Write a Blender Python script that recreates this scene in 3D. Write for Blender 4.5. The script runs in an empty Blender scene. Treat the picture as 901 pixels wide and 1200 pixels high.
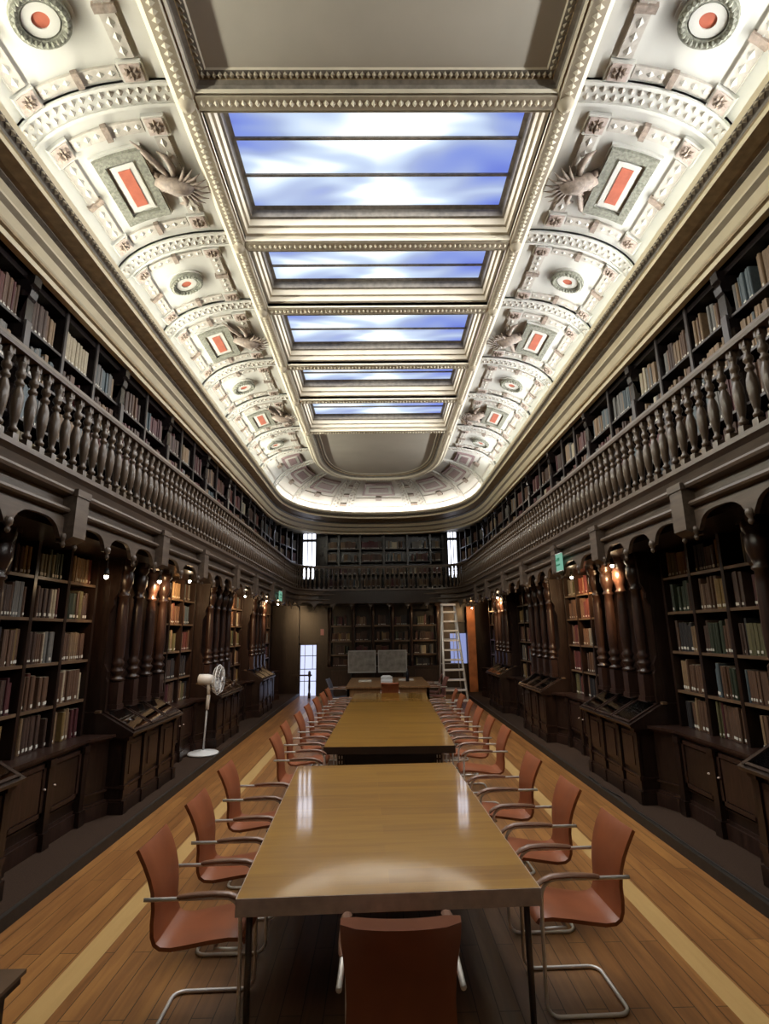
import bpy, math, random
from math import sin, cos, pi, sqrt, radians
from mathutils import Vector, Matrix
rnd = random.Random(7)
sc = bpy.context.scene
COL = sc.collection
SCALE = 1.15            # working units -> metres (applied to every top-level object at the end)

# ------------------------------------------------------------------ materials
def new_mat(name):
    m = bpy.data.materials.new(name); m.use_nodes = True
    nt = m.node_tree; b = nt.nodes['Principled BSDF']
    return m, nt, b
def N(nt, t, **kw):
    n = nt.nodes.new(t)
    for k, v in kw.items():
        if k.startswith('in_'):
            key = k[3:]
            key = int(key) if key.isdigit() else key.replace('_', ' ')
            n.inputs[key].default_value = v
        else: setattr(n, k, v)
    return n
def L(nt, a, b): nt.links.new(a, b)
def plain(name, col, rough=.5, metal=0., spec=.5, noise=0., nscale=12, bump=0., stretch=(1, 1, 1), coat=0.):
    m, nt, b = new_mat(name)
    b.inputs['Base Color'].default_value = (*col, 1)
    b.inputs['Roughness'].default_value = rough
    b.inputs['Metallic'].default_value = metal
    b.inputs['Specular IOR Level'].default_value = spec
    b.inputs['Coat Weight'].default_value = coat
    b.inputs['Coat Roughness'].default_value = .08
    if noise or bump:
        tc = N(nt, 'ShaderNodeTexCoord'); mp = N(nt, 'ShaderNodeMapping'); mp.inputs['Scale'].default_value = stretch
        L(nt, tc.outputs['Object'], mp.inputs['Vector'])
        nz = N(nt, 'ShaderNodeTexNoise'); nz.inputs['Scale'].default_value = nscale; nz.inputs['Detail'].default_value = 5
        L(nt, mp.outputs['Vector'], nz.inputs['Vector'])
        if noise:
            cr = N(nt, 'ShaderNodeValToRGB')
            cr.color_ramp.elements[0].position = .3; cr.color_ramp.elements[1].position = .72
            cr.color_ramp.elements[0].color = (*[c*(1-noise) for c in col], 1)
            cr.color_ramp.elements[1].color = (*[min(1, c*(1+noise)) for c in col], 1)
            L(nt, nz.outputs['Fac'], cr.inputs['Fac']); L(nt, cr.outputs['Color'], b.inputs['Base Color'])
        if bump:
            bp = N(nt, 'ShaderNodeBump'); bp.inputs['Strength'].default_value = bump; bp.inputs['Distance'].default_value = .01
            L(nt, nz.outputs['Fac'], bp.inputs['Height']); L(nt, bp.outputs['Normal'], b.inputs['Normal'])
    return m
def emit(name, col, st):
    m, nt, b = new_mat(name)
    b.inputs['Base Color'].default_value = (0, 0, 0, 1)
    b.inputs['Emission Color'].default_value = (*col, 1); b.inputs['Emission Strength'].default_value = st
    return m
M = {}
M['wood_dark'] = plain('wood_dark', (.017, .0085, .006), .32, noise=.45, nscale=6, stretch=(6, 6, .7), bump=.12)
M['wood_panel'] = plain('wood_panel', (.027, .0128, .0092), .32, noise=.45, nscale=6, stretch=(6, 6, .7), bump=.12)
M['wood_gallery_lit'] = plain('wood_gallery_lit', (.088, .064, .048), .40, noise=.3, nscale=5, stretch=(6, .7, 6), bump=.1)  # same dark wood, with the skylight falling on it put into a lighter brown
M['wood_baluster'] = plain('wood_baluster', (.062, .040, .025), .28, noise=.35, nscale=8, stretch=(5, 5, 1))
M['upper_edge_lit'] = plain('upper_edge_lit', (.055, .047, .048), .3)  # light caught by the gallery shelf fronts, painted as grey
M['wood_upper'] = plain('wood_upper', (.014, .010, .010), .25, noise=.4, nscale=6, stretch=(6, 6, .7))
M['shelf_edge_lit'] = plain('shelf_edge_lit', (.12, .075, .045), .35, noise=.3, nscale=6)  # tan includes the light falling on the front edges
M['carpet'] = plain('carpet', (.050, .031, .022), .95, noise=.25, nscale=90, bump=.3, spec=.1)
M['plinth_edge'] = plain('plinth_edge', (.022, .016, .011), .6, noise=.3, nscale=20)
M['leather'] = plain('leather', (.27, .080, .030), .42, noise=.14, nscale=7, bump=.04)
M['leather_dull'] = plain('leather_dull', (.19, .075, .06), .5, noise=.2, nscale=9)
M['leather_blue'] = plain('leather_blue', (.10, .11, .15), .5, noise=.2, nscale=9)
M['steel'] = plain('steel', (.86, .84, .81), .38, metal=.35)
M['dark_steel'] = plain('dark_steel', (.10, .09, .085), .35, metal=.6)
M['pad'] = plain('pad', (.22, .115, .075), .32, noise=.2, nscale=9, stretch=(1, 6, 6))
M['edge_band'] = plain('edge_band', (.46, .37, .32), .45, noise=.15, nscale=20)
M['edge_dark'] = plain('edge_dark', (.035, .02, .012), .4)
M['black'] = plain('black', (.012, .011, .012), .4)
M['white_plastic'] = plain('white_plastic', (.72, .74, .76), .35)
M['grey_plastic'] = plain('grey_plastic', (.42, .43, .44), .4)
M['aluminium'] = plain('aluminium', (.72, .71, .69), .35, metal=.35)
M['plaster'] = plain('plaster', (.47, .465, .435), .7, noise=.05, nscale=3, spec=.2)
M['cream'] = plain('cream', (.56, .51, .405), .55, noise=.08, nscale=5, spec=.3)
M['cornice_cream'] = plain('cornice_cream', (.74, .655, .47), .5, noise=.06, nscale=5, spec=.3)
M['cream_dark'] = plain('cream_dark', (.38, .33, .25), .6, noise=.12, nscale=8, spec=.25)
M['gilt_shade_brown'] = plain('gilt_shade_brown', (.34, .25, .14), .5, noise=.25, nscale=14)
M['moulding_dark'] = plain('moulding_dark', (.17, .15, .125), .5, noise=.3, nscale=18)
M['relief'] = plain('relief', (.40, .37, .33), .65, noise=.12, nscale=25, bump=.3)
M['relief_pink'] = plain('relief_pink', (.39, .32, .285), .65, noise=.2, nscale=30, bump=.4)
M['wreath'] = plain('wreath', (.17, .172, .14), .6, noise=.4, nscale=40, bump=.7)
M['griffin'] = plain('griffin', (.21, .165, .135), .6, noise=.35, nscale=30, bump=.5)
M['inlay'] = plain('inlay', (.34, .088, .05), .55, noise=.15, nscale=14)
M['mauve'] = plain('mauve', (.22, .15, .155), .6, noise=.2, nscale=20)
M['flat_panel'] = plain('flat_panel', (.46, .43, .37), .7, noise=.06, nscale=2)
M['paper'] = plain('paper', (.62, .60, .55), .7)
M['sheet'] = plain('sheet', (.62, .63, .66), .6, noise=.55, nscale=9)
M['label'] = plain('label', (.62, .60, .54), .6)
M['pages'] = plain('pages', (.42, .36, .26), .8)
M['board'] = plain('board', (.27, .265, .25), .6, noise=.35, nscale=7)
M['green_sign'] = emit('green_sign', (.30, .72, .52), .55)
M['green_dark'] = plain('green_dark', (.02, .20, .12), .5)
M['pink_sign'] = plain('pink_sign', (.62, .30, .27), .5)
M['bulb'] = emit('bulb', (1., .90, .68), 26.)
M['bulb_house'] = plain('bulb_house', (.02, .02, .02), .4)
M['strip_cool'] = emit('strip_cool', (.88, .97, 1.0), 8.)
M['strip_warm'] = emit('strip_warm', (1.0, 1.0, .66), 8.)
M['strip_end'] = emit('strip_end', (1.0, .92, .82), 44.)
M['daylight'] = emit('daylight', (.82, .86, 1.0), 3.0)
M['daylight_door'] = emit('daylight_door', (.66, .72, 1.0), 1.15)
M['daylight_blue'] = emit('daylight_blue', (.42, .50, .95), .6)
M['wood_lamplit'] = plain('wood_lamplit', (.36, .12, .035), .5, noise=.25, nscale=5)  # warm lamp light on the wood is put into this orange
M['wall'] = plain('wall', (.05, .034, .026), .7, noise=.2, nscale=4)
M['bottle'] = plain('bottle', (.01, .01, .015), .15)

def glass_mat():
    m, nt, b = new_mat('case_glass')
    nt.nodes.remove(b)
    out = nt.nodes['Material Output']
    tr = N(nt, 'ShaderNodeBsdfTransparent'); gl = N(nt, 'ShaderNodeBsdfGlossy'); gl.inputs['Roughness'].default_value = .04
    fr = N(nt, 'ShaderNodeFresnel'); fr.inputs['IOR'].default_value = 1.5
    mx = N(nt, 'ShaderNodeMixShader')
    L(nt, fr.outputs[0], mx.inputs[0]); L(nt, tr.outputs[0], mx.inputs[1]); L(nt, gl.outputs[0], mx.inputs[2]); L(nt, mx.outputs[0], out.inputs[0])
    return m
M['glass'] = glass_mat()

def sky_mat():
    m, nt, b = new_mat('skylight_glass')
    tc = N(nt, 'ShaderNodeTexCoord'); mp = N(nt, 'ShaderNodeMapping'); mp.inputs['Scale'].default_value = (.42, 1.0, 1)
    L(nt, tc.outputs['Object'], mp.inputs['Vector'])
    nz = N(nt, 'ShaderNodeTexNoise'); nz.inputs['Scale'].default_value = 1.9; nz.inputs['Detail'].default_value = 2; nz.inputs['Roughness'].default_value = .45
    nz.inputs['Distortion'].default_value = .4
    L(nt, mp.outputs['Vector'], nz.inputs['Vector'])
    sx = N(nt, 'ShaderNodeSeparateXYZ'); L(nt, tc.outputs['Object'], sx.inputs[0])
    ab = N(nt, 'ShaderNodeMath', operation='ABSOLUTE'); L(nt, sx.outputs['X'], ab.inputs[0])
    mul = N(nt, 'ShaderNodeMath', operation='MULTIPLY'); mul.inputs[1].default_value = -.20; L(nt, ab.outputs[0], mul.inputs[0])
    ad = N(nt, 'ShaderNodeMath', operation='ADD'); L(nt, mul.outputs[0], ad.inputs[0]); L(nt, nz.outputs['Fac'], ad.inputs[1])
    ad2 = N(nt, 'ShaderNodeMath', operation='ADD'); ad2.inputs[1].default_value = .10; L(nt, ad.outputs[0], ad2.inputs[0])
    cr = N(nt, 'ShaderNodeValToRGB'); e = cr.color_ramp.elements
    e[0].position = .18; e[0].color = (.10, .155, .70, 1); e[1].position = .60; e[1].color = (1.25, 1.30, 1.32, 1)
    x = cr.color_ramp.elements.new(.31); x.color = (.24, .33, .78, 1)
    x = cr.color_ramp.elements.new(.41); x.color = (.40, .50, .78, 1)
    x = cr.color_ramp.elements.new(.50); x.color = (.66, .80, 1.0, 1)
    L(nt, ad2.outputs[0], cr.inputs['Fac']); L(nt, cr.outputs['Color'], b.inputs['Emission Color'])
    b.inputs['Base Color'].default_value = (.02, .02, .03, 1); b.inputs['Emission Strength'].default_value = 1.0; b.inputs['Roughness'].default_value = .3
    return m
M['skylight'] = sky_mat()

def floor_mat():
    m, nt, b = new_mat('floor_planks')
    tc = N(nt, 'ShaderNodeTexCoord')
    mp = N(nt, 'ShaderNodeMapping'); mp.inputs['Rotation'].default_value = (0, 0, pi/2); L(nt, tc.outputs['Object'], mp.inputs['Vector'])
    br = N(nt, 'ShaderNodeTexBrick'); br.offset = .37; br.inputs['Scale'].default_value = 1; br.inputs['Brick Width'].default_value = 1.5
    br.inputs['Row Height'].default_value = .105; br.inputs['Mortar Size'].default_value = .0025; br.inputs['Mortar Smooth'].default_value = .1
    br.inputs['Color1'].default_value = (0, 0, 0, 1); br.inputs['Color2'].default_value = (1, 1, 1, 1); br.inputs['Mortar'].default_value = (.5, .5, .5, 1)
    L(nt, mp.outputs['Vector'], br.inputs['Vector'])
    mp2 = N(nt, 'ShaderNodeMapping'); mp2.inputs['Scale'].default_value = (9, .8, 1); L(nt, tc.outputs['Object'], mp2.inputs['Vector'])
    nz = N(nt, 'ShaderNodeTexNoise'); nz.inputs['Scale'].default_value = 2.4; nz.inputs['Detail'].default_value = 6; nz.inputs['Distortion'].default_value = .8
    L(nt, mp2.outputs['Vector'], nz.inputs['Vector'])
    ma = N(nt, 'ShaderNodeMath', operation='MULTIPLY'); ma.inputs[1].default_value = .78; L(nt, nz.outputs['Fac'], ma.inputs[0])
    mb = N(nt, 'ShaderNodeMath', operation='MULTIPLY_ADD'); mb.inputs[1].default_value = .24; L(nt, br.outputs['Color'], mb.inputs[0]); L(nt, ma.outputs[0], mb.inputs[2])
    cr = N(nt, 'ShaderNodeValToRGB'); e = cr.color_ramp.elements
    e[0].position = .15; e[0].color = (.15, .060, .019, 1); e[1].position = .85; e[1].color = (.46, .225, .066, 1)
    x = e.new(.5); x.color = (.30, .132, .041, 1)
    L(nt, mb.outputs[0], cr.inputs['Fac'])
    # pale maple inlay strip along both sides
    sp = N(nt, 'ShaderNodeSeparateXYZ'); L(nt, tc.outputs['Object'], sp.inputs[0])
    ab = N(nt, 'ShaderNodeMath', operation='ABSOLUTE'); L(nt, sp.outputs['X'], ab.inputs[0])
    cp = N(nt, 'ShaderNodeMath', operation='COMPARE'); cp.inputs[1].default_value = 1.70; cp.inputs[2].default_value = .068; L(nt, ab.outputs[0], cp.inputs[0])
    mx = N(nt, 'ShaderNodeMix', data_type='RGBA'); L(nt, cp.outputs[0], mx.inputs['Factor'])
    L(nt, cr.outputs['Color'], mx.inputs['A'])
    cr2 = N(nt, 'ShaderNodeValToRGB'); cr2.color_ramp.elements[0].color = (.52, .32, .12, 1); cr2.color_ramp.elements[1].color = (.64, .43, .175, 1)
    L(nt, nz.outputs['Fac'], cr2.inputs['Fac']); L(nt, cr2.outputs['Color'], mx.inputs['B'])
    # shade under the tables, put into the board colour as a greyer middle
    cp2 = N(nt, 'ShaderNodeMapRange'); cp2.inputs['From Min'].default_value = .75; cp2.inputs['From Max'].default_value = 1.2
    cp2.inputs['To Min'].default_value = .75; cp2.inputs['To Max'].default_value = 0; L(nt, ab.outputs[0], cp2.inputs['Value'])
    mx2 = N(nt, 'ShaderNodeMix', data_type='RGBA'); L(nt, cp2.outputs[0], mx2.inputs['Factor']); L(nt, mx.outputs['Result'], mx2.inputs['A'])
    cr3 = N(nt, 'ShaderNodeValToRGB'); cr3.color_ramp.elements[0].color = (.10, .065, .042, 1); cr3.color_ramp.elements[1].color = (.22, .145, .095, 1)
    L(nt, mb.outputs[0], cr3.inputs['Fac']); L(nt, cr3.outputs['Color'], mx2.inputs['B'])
    # plank gaps
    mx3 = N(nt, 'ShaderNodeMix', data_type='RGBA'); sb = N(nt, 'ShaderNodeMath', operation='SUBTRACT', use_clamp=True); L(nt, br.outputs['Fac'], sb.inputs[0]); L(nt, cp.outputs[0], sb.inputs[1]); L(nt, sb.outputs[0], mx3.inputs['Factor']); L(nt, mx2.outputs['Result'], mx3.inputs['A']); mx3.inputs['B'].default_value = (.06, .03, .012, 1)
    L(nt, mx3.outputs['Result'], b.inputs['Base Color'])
    b.inputs['Roughness'].default_value = .36
    return m
M['floor'] = floor_mat()

def table_mat():
    m, nt, b = new_mat('table_oak')
    tc = N(nt, 'ShaderNodeTexCoord')
    mp = N(nt, 'ShaderNodeMapping'); mp.inputs['Scale'].default_value = (.9, 9, 1); L(nt, tc.outputs['Object'], mp.inputs['Vector'])
    nz = N(nt, 'ShaderNodeTexNoise'); nz.inputs['Scale'].default_value = 2.2; nz.inputs['Detail'].default_value = 6; nz.inputs['Distortion'].default_value = .5
    L(nt, mp.outputs['Vector'], nz.inputs['Vector'])
    br = N(nt, 'ShaderNodeTexBrick'); br.offset = .5; br.inputs['Scale'].default_value = 1; br.inputs['Brick Width'].default_value = 3.2
    br.inputs['Row Height'].default_value = .16; br.inputs['Mortar Size'].default_value = .002
    br.inputs['Color1'].default_value = (0, 0, 0, 1); br.inputs['Color2'].default_value = (1, 1, 1, 1); br.inputs['Mortar'].default_value = (.9, .9, .9, 1)
    L(nt, tc.outputs['Object'], br.inputs['Vector'])
    ma = N(nt, 'ShaderNodeMath', operation='MULTIPLY'); ma.inputs[1].default_value = .7; L(nt, nz.outputs['Fac'], ma.inputs[0])
    mb = N(nt, 'ShaderNodeMath', operation='MULTIPLY_ADD'); mb.inputs[1].default_value = .28; L(nt, br.outputs['Color'], mb.inputs[0]); L(nt, ma.outputs[0], mb.inputs[2])
    cr = N(nt, 'ShaderNodeValToRGB'); e = cr.color_ramp.elements
    e[0].position = .15; e[0].color = (.245, .105, .010, 1); e[1].position = .85; e[1].color = (.46, .245, .034, 1)
    L(nt, mb.outputs[0], cr.inputs['Fac']); L(nt, cr.outputs['Color'], b.inputs['Base Color'])
    b.inputs['Roughness'].default_value = .38; b.inputs['Coat Weight'].default_value = 1.; b.inputs['Coat Roughness'].default_value = .07; b.inputs['Coat IOR'].default_value = 1.7
    return m
M['table'] = table_mat()
M['desk_wood'] = plain('desk_wood', (.24, .13, .055), .4, noise=.25, nscale=5, stretch=(6, 1, 1))

def book_stuff_mat():
    m, nt, b = new_mat('book_cloth')
    at = N(nt, 'ShaderNodeAttribute', attribute_name='tint')
    L(nt, at.outputs['Color'], b.inputs['Base Color']); b.inputs['Roughness'].default_value = .55
    return m
M['book_mass'] = book_stuff_mat()
BOOKC = {'tan': (.20, .13, .073), 'brown': (.095, .05, .030), 'dark brown': (.055, .030, .022), 'maroon': (.072, .018, .021), 'dark red': (.092, .024, .018),
         'dark green': (.026, .036, .022), 'olive': (.095, .085, .04), 'black': (.022, .020, .022), 'grey': (.125, .12, .112), 'cream': (.36, .31, .22),
         'blue-grey': (.075, .10, .115), 'ochre': (.19, .12, .042), 'light blue': (.16, .33, .40)}
for k, c in BOOKC.items():
    M['book_'+k] = plain('book_'+k.replace(' ', '_'), c, .5, noise=.18, nscale=30)

# ------------------------------------------------------------------ mesh builder
class MB:
    def __init__(s): s.v = []; s.f = []; s.m = []; s.sm = []; s.mats = []
    def mi(s, mat):
        if mat not in s.mats: s.mats.append(mat)
        return s.mats.index(mat)
    def add(s, vs, fs, mat, smooth=False):
        o = len(s.v); s.v.extend(vs); k = s.mi(mat)
        for f in fs: s.f.append(tuple(o+i for i in f)); s.m.append(k); s.sm.append(smooth)
    def box(s, x0, x1, y0, y1, z0, z1, mat):
        x0, x1 = sorted((x0, x1)); y0, y1 = sorted((y0, y1)); z0, z1 = sorted((z0, z1))
        s.add([(x0, y0, z0), (x1, y0, z0), (x1, y1, z0), (x0, y1, z0), (x0, y0, z1), (x1, y0, z1), (x1, y1, z1), (x0, y1, z1)],
              [(0, 3, 2, 1), (4, 5, 6, 7), (0, 1, 5, 4), (1, 2, 6, 5), (2, 3, 7, 6), (3, 0, 4, 7)], mat)
    def obox(s, c, ax, ay, az, mat):     # oriented box: centre and three half-axis vectors
        c = Vector(c); ax, ay, az = Vector(ax), Vector(ay), Vector(az)
        vs = [tuple(c + i*ax + j*ay + k*az) for k in (-1, 1) for j, i in ((-1, -1), (-1, 1), (1, 1), (1, -1))]
        s.add(vs, [(0, 3, 2, 1), (4, 5, 6, 7), (0, 1, 5, 4), (1, 2, 6, 5), (2, 3, 7, 6), (3, 0, 4, 7)], mat)
    def prism(s, poly, fn, a, b, mat):   # poly of 2-D points, fn(p, q, t) -> xyz
        n = len(poly)
        vs = [fn(p[0], p[1], a) for p in poly] + [fn(p[0], p[1], b) for p in poly]
        s.add(vs, [tuple(range(n))[::-1], tuple(range(n, 2*n))] + [(i, (i+1) % n, n+(i+1) % n, n+i) for i in range(n)], mat)
    def lathe(s, c, prof, mat, n=10, axis='z', smooth=True, cap=True):
        vs = []
        for r, z in prof:
            for i in range(n):
                a = 2*pi*i/n
                if axis == 'z': vs.append((c[0]+r*cos(a), c[1]+r*sin(a), c[2]+z))
                elif axis == 'x': vs.append((c[0]+z, c[1]+r*cos(a), c[2]+r*sin(a)))
                else: vs.append((c[0]+r*cos(a), c[1]+z, c[2]+r*sin(a)))
        fs = [(k*n+i, k*n+(i+1) % n, (k+1)*n+(i+1) % n, (k+1)*n+i) for k in range(len(prof)-1) for i in range(n)]
        s.add(vs, fs, mat, smooth)
        if cap:
            o = len(s.v)-len(vs); k = s.mi(mat)
            s.f.append(tuple(o+i for i in range(n))[::-1]); s.m.append(k); s.sm.append(False)
            s.f.append(tuple(o+(len(prof)-1)*n+i for i in range(n))); s.m.append(k); s.sm.append(False)
    def tube(s, pts, r, mat, n=8, closed=False):
        P = [Vector(p) for p in pts]; vs = []; m = len(P); up = None
        for i in range(m):
            if closed: d = P[(i+1) % m]-P[i-1]
            else: d = P[min(i+1, m-1)]-P[max(i-1, 0)]
            d.normalize()
            if up is None:
                up = Vector((0, 0, 1)) if abs(d.z) < .9 else Vector((1, 0, 0))
            x = d.cross(up)
            if x.length < 1e-4: x = d.cross(Vector((.3, 1, .2)))
            x.normalize(); y = x.cross(d); y.normalize(); up = y
            rr = r[i] if isinstance(r, (list, tuple)) else r
            for k in range(n):
                a = 2*pi*k/n; vs.append(tuple(P[i]+x*(rr*cos(a))+y*(rr*sin(a))))
        K = m if closed else m-1
        fs = [(i*n+k, i*n+(k+1) % n, ((i+1) % m)*n+(k+1) % n, ((i+1) % m)*n+k) for i in range(K) for k in range(n)]
        if not closed: fs += [tuple(range(n))[::-1], tuple((m-1)*n+k for k in range(n))]
        s.add(vs, fs, mat, True)
    def grid(s, fn, us, ws, mat, smooth=True):
        vs = [fn(u, w) for u in us for w in ws]; nw = len(ws)
        s.add(vs, [(i*nw+j, i*nw+j+1, (i+1)*nw+j+1, (i+1)*nw+j) for i in range(len(us)-1) for j in range(nw-1)], mat, smooth)
    def loft(s, rows, mat, smooth=False):   # rows of equal-length point lists
        n = len(rows[0]); vs = [p for r in rows for p in r]
        s.add(vs, [(i*n+j, i*n+j+1, (i+1)*n+j+1, (i+1)*n+j) for i in range(len(rows)-1) for j in range(n-1)], mat, smooth)
    def slab(s, fn, u0, u1, s0, s1, h0, h1, mat, nu=2, ns=2):   # raised slab following a surface fn(u,s,h)
        us = [u0+(u1-u0)*i/nu for i in range(nu+1)]; ss = [s0+(s1-s0)*i/ns for i in range(ns+1)]
        s.grid(lambda u, w: fn(u, w, h1), us, ss, mat, False)
        for uu in (u0, u1): s.loft([[fn(uu, w, h) for w in ss] for h in (h0, h1)], mat)
        for ww in (s0, s1): s.loft([[fn(u, ww, h) for u in us] for h in (h0, h1)], mat)
    def build(s, name, parent=None, at=(0, 0, 0), merge=False):
        me = bpy.data.meshes.new(name)
        vs = [(v[0]-at[0], v[1]-at[1], v[2]-at[2]) for v in s.v] if at != (0, 0, 0) else s.v
        me.from_pydata(vs, [], s.f)
        for m in s.mats: me.materials.append(M[m])
        me.polygons.foreach_set('material_index', s.m); me.polygons.foreach_set('use_smooth', s.sm)
        me.update()
        o = bpy.data.objects.new(name, me); COL.objects.link(o)
        if parent is not None: o.parent = parent
        return o
def part(name, mb, parent):      # part given in world coordinates
    at = Vector((0, 0, 0)); p = parent
    while p is not None: at = at + p.location; p = p.parent
    return mb.build(name, parent, tuple(at))
def thing(name, label, cat, loc=(0, 0, 0), group=None):
    o = bpy.data.objects.new(name, None); o.empty_display_size = .1; COL.objects.link(o); o.location = loc
    o['label'] = label; o['category'] = cat
    if group: o['group'] = group
    return o
def tag(o, label, cat, group=None):
    o['label'] = label; o['category'] = cat
    if group: o['group'] = group
    return o
def struct(o, label=None):
    o['kind'] = 'structure'
    if label: o['label'] = label
    return o
def copy_tree(o, parent=None):
    c = o.copy(); COL.objects.link(c)
    if parent is not None: c.parent = parent
    for ch in o.children: copy_tree(ch, c)
    return c
def lerp(a, b, t): return a+(b-a)*t
ORD = ['first', 'second', 'third', 'fourth', 'fifth', 'sixth', 'seventh', 'eighth', 'ninth', 'tenth', 'eleventh', 'twelfth', 'thirteenth', 'fourteenth', 'fifteenth',
       'sixteenth', 'seventeenth', 'eighteenth', 'nineteenth', 'twentieth', 'twenty-first', 'twenty-second', 'twenty-third', 'twenty-fourth', 'twenty-fifth', 'twenty-sixth',
       'twenty-seventh', 'twenty-eighth', 'twenty-ninth', 'thirtieth', 'thirty-first', 'thirty-second', 'thirty-third', 'thirty-fourth', 'thirty-fifth', 'thirty-sixth', 'thirty-seventh', 'thirty-eighth', 'thirty-ninth', 'fortieth']
SIDE = {-1: 'fan', 1: 'ladder'}

# ------------------------------------------------------------------ plan of the room
EDGE = [2.66, 4.03, 5.70, 7.07, 8.74, 10.11, 11.78, 13.15, 14.80]   # case 2.66-4.03, bay 4.03-5.70, case, bay ...
RIB = [3.18, 4.68, 5.80, 7.22, 8.42, 9.85, 11.10, 12.45]
YB, YS = -2.6, 11.2       # back wall, start of the rounded end
def plan(a, y0, b, n, K=14, MM=56, back=YB):
    """U-shaped plan curve: straight sides then a rounded end, sampled alike for every curve."""
    half = []
    if y0 > YS: half.append((a, YS))
    for i in range(121):
        t = pi/2*i/120
        half.append((a*cos(t)**(2/n) if t < pi/2-1e-9 else 0., y0+b*sin(t)**(2/n)))
    full = half+[(-x, y) for x, y in half[::-1][1:]]
    d = [0]
    for p, q in zip(full, full[1:]): d.append(d[-1]+sqrt((p[0]-q[0])**2+(p[1]-q[1])**2))
    tot = d[-1]; out = []; j = 0
    for i in range(MM+1):
        w = tot*i/MM
        while j < len(d)-2 and d[j+1] < w: j += 1
        t = (w-d[j])/max(1e-9, d[j+1]-d[j]); out.append((lerp(full[j][0], full[j+1][0], t), lerp(full[j][1], full[j+1][1], t)))
    st = [(a, lerp(back, YS, i/K)) for i in range(K)]
    return st+out+[(-x, y) for x, y in st[::-1]]
def cornice_plan(d):
    t = (d-2.48)/(2.9-2.48)
    return plan(d, lerp(12.4, 12.8, t), lerp(2.70, 3.72, t), lerp(2.5, 3.0, t))
def loop(pl, z): return [(x, y, z) for x, y in pl]
TOP_PLAN = dict(a=1.50, y0=11.2, b=2.10, n=2.6)
BOT = (2.62, 5.12); TOPZ = 5.76; NS = 2.2
DT = 1.50
# arc-length table of the cove profile
_tab = []
_acc = 0; _prev = None
for i in range(201):
    ph = pi/2*i/200
    c = cos(ph)**(2/NS) if i < 200 else 0.; s_ = sin(ph)**(2/NS)
    p = (DT+(BOT[0]-DT)*c, BOT[1]+(TOPZ-BOT[1])*s_)
    if _prev: _acc += sqrt((p[0]-_prev[0])**2+(p[1]-_prev[1])**2)
    _tab.append((_acc, c, s_)); _prev = p
COVE_L = _acc
def cs(s):
    s = max(0., min(1., s))*COVE_L
    lo, hi = 0, 200
    while hi-lo > 1:
        mid = (lo+hi)//2
        if _tab[mid][0] <= s: lo = mid
        else: hi = mid
    t = (s-_tab[lo][0])/max(1e-9, _tab[hi][0]-_tab[lo][0])
    return lerp(_tab[lo][1], _tab[hi][1], t), lerp(_tab[lo][2], _tab[hi][2], t)
def cove_side(sx):
    def fn(y, s, h):
        c, q = cs(s); d = DT+(BOT[0]-DT)*c; z = BOT[1]+(TOPZ-BOT[1])*q
        c2, q2 = cs(min(1, s+.01)); c1, q1 = cs(max(0, s-.01))
        tx = (BOT[0]-DT)*(c2-c1); tz = (TOPZ-BOT[1])*(q2-q1); l = sqrt(tx*tx+tz*tz) or 1
        return (sx*(d-h*tz/l), y, z+h*tx/l)
    return fn
CB = cornice_plan(BOT[0]); CT = plan(**TOP_PLAN)
CB_END = CB[14:-14]; CT_END = CT[14:-14]
def cove_end(w, s, h):
    c, q = cs(s)
    i = max(0., min(1., w))*(len(CB_END)-1); k = min(int(i), len(CB_END)-2); t = i-k
    b = (lerp(CB_END[k][0], CB_END[k+1][0], t), lerp(CB_END[k][1], CB_END[k+1][1], t))
    a = (lerp(CT_END[k][0], CT_END[k+1][0], t), lerp(CT_END[k][1], CT_END[k+1][1], t))
    dx, dy = b[0]-a[0], b[1]-a[1]; l = sqrt(dx*dx+dy*dy) or 1
    c2, q2 = cs(min(1, s+.01)); c1, q1 = cs(max(0, s-.01))
    tr = l*(c2-c1); tz = (TOPZ-BOT[1])*(q2-q1); m = sqrt(tr*tr+tz*tz) or 1
    off = -h*tz/m
    return (a[0]+dx*c+dx/l*off, a[1]+dy*c+dy/l*off, BOT[1]+(TOPZ-BOT[1])*q+h*tr/m)

# ------------------------------------------------------------------ shell
mb = MB(); mb.box(-2.45, 2.45, YB, 17.9, -.1, 0, 'floor'); struct(mb.build('floor'))
for sx, nm in ((-1, 'left'), (1, 'right')):
    mb = MB(); mb.box(sx*3.42, sx*3.55, YB, 17.9, -.1, 5.3, 'wall'); struct(mb.build('wall_'+nm))
    mb = MB()
    mb.box(sx*2.40, sx*3.42, YB, 16.2, 0, .078, 'carpet')
    mb.box(sx*2.385, sx*2.42, YB, 16.2, 0, .084, 'plinth_edge')
    struct(mb.build('trim_1' if sx < 0 else 'trim_2'), 'brown carpeted step running along the bookcases')
mb = MB(); mb.box(-3.55, 3.55, 17.9, 18.05, -.1, 5.3, 'wall'); struct(mb.build('wall_back'))
mb = MB(); mb.box(-3.55, 3.55, YB-.12, YB, -.1, 6.2, 'wall'); struct(mb.build('wall_front'))

# ---- ceiling: cove surface is the root, everything plaster hangs on it
mb = MB()
ss = [0, .06, .13, .2, .28, .36, .45, .55, .65, .76, .88, 1]
rows = []
for s in ss:
    c, q = cs(s); z = BOT[1]+(TOPZ-BOT[1])*q
    rows.append([(lerp(t[0], b[0], c), lerp(t[1], b[1], c), z) for t, b in zip(CT, CB)])
mb.loft(rows, 'plaster', True)
# soffit over the gallery bookcases
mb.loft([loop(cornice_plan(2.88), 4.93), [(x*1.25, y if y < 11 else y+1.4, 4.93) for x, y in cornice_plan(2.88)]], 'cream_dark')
ceiling = struct(mb.build('ceiling'))
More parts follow.
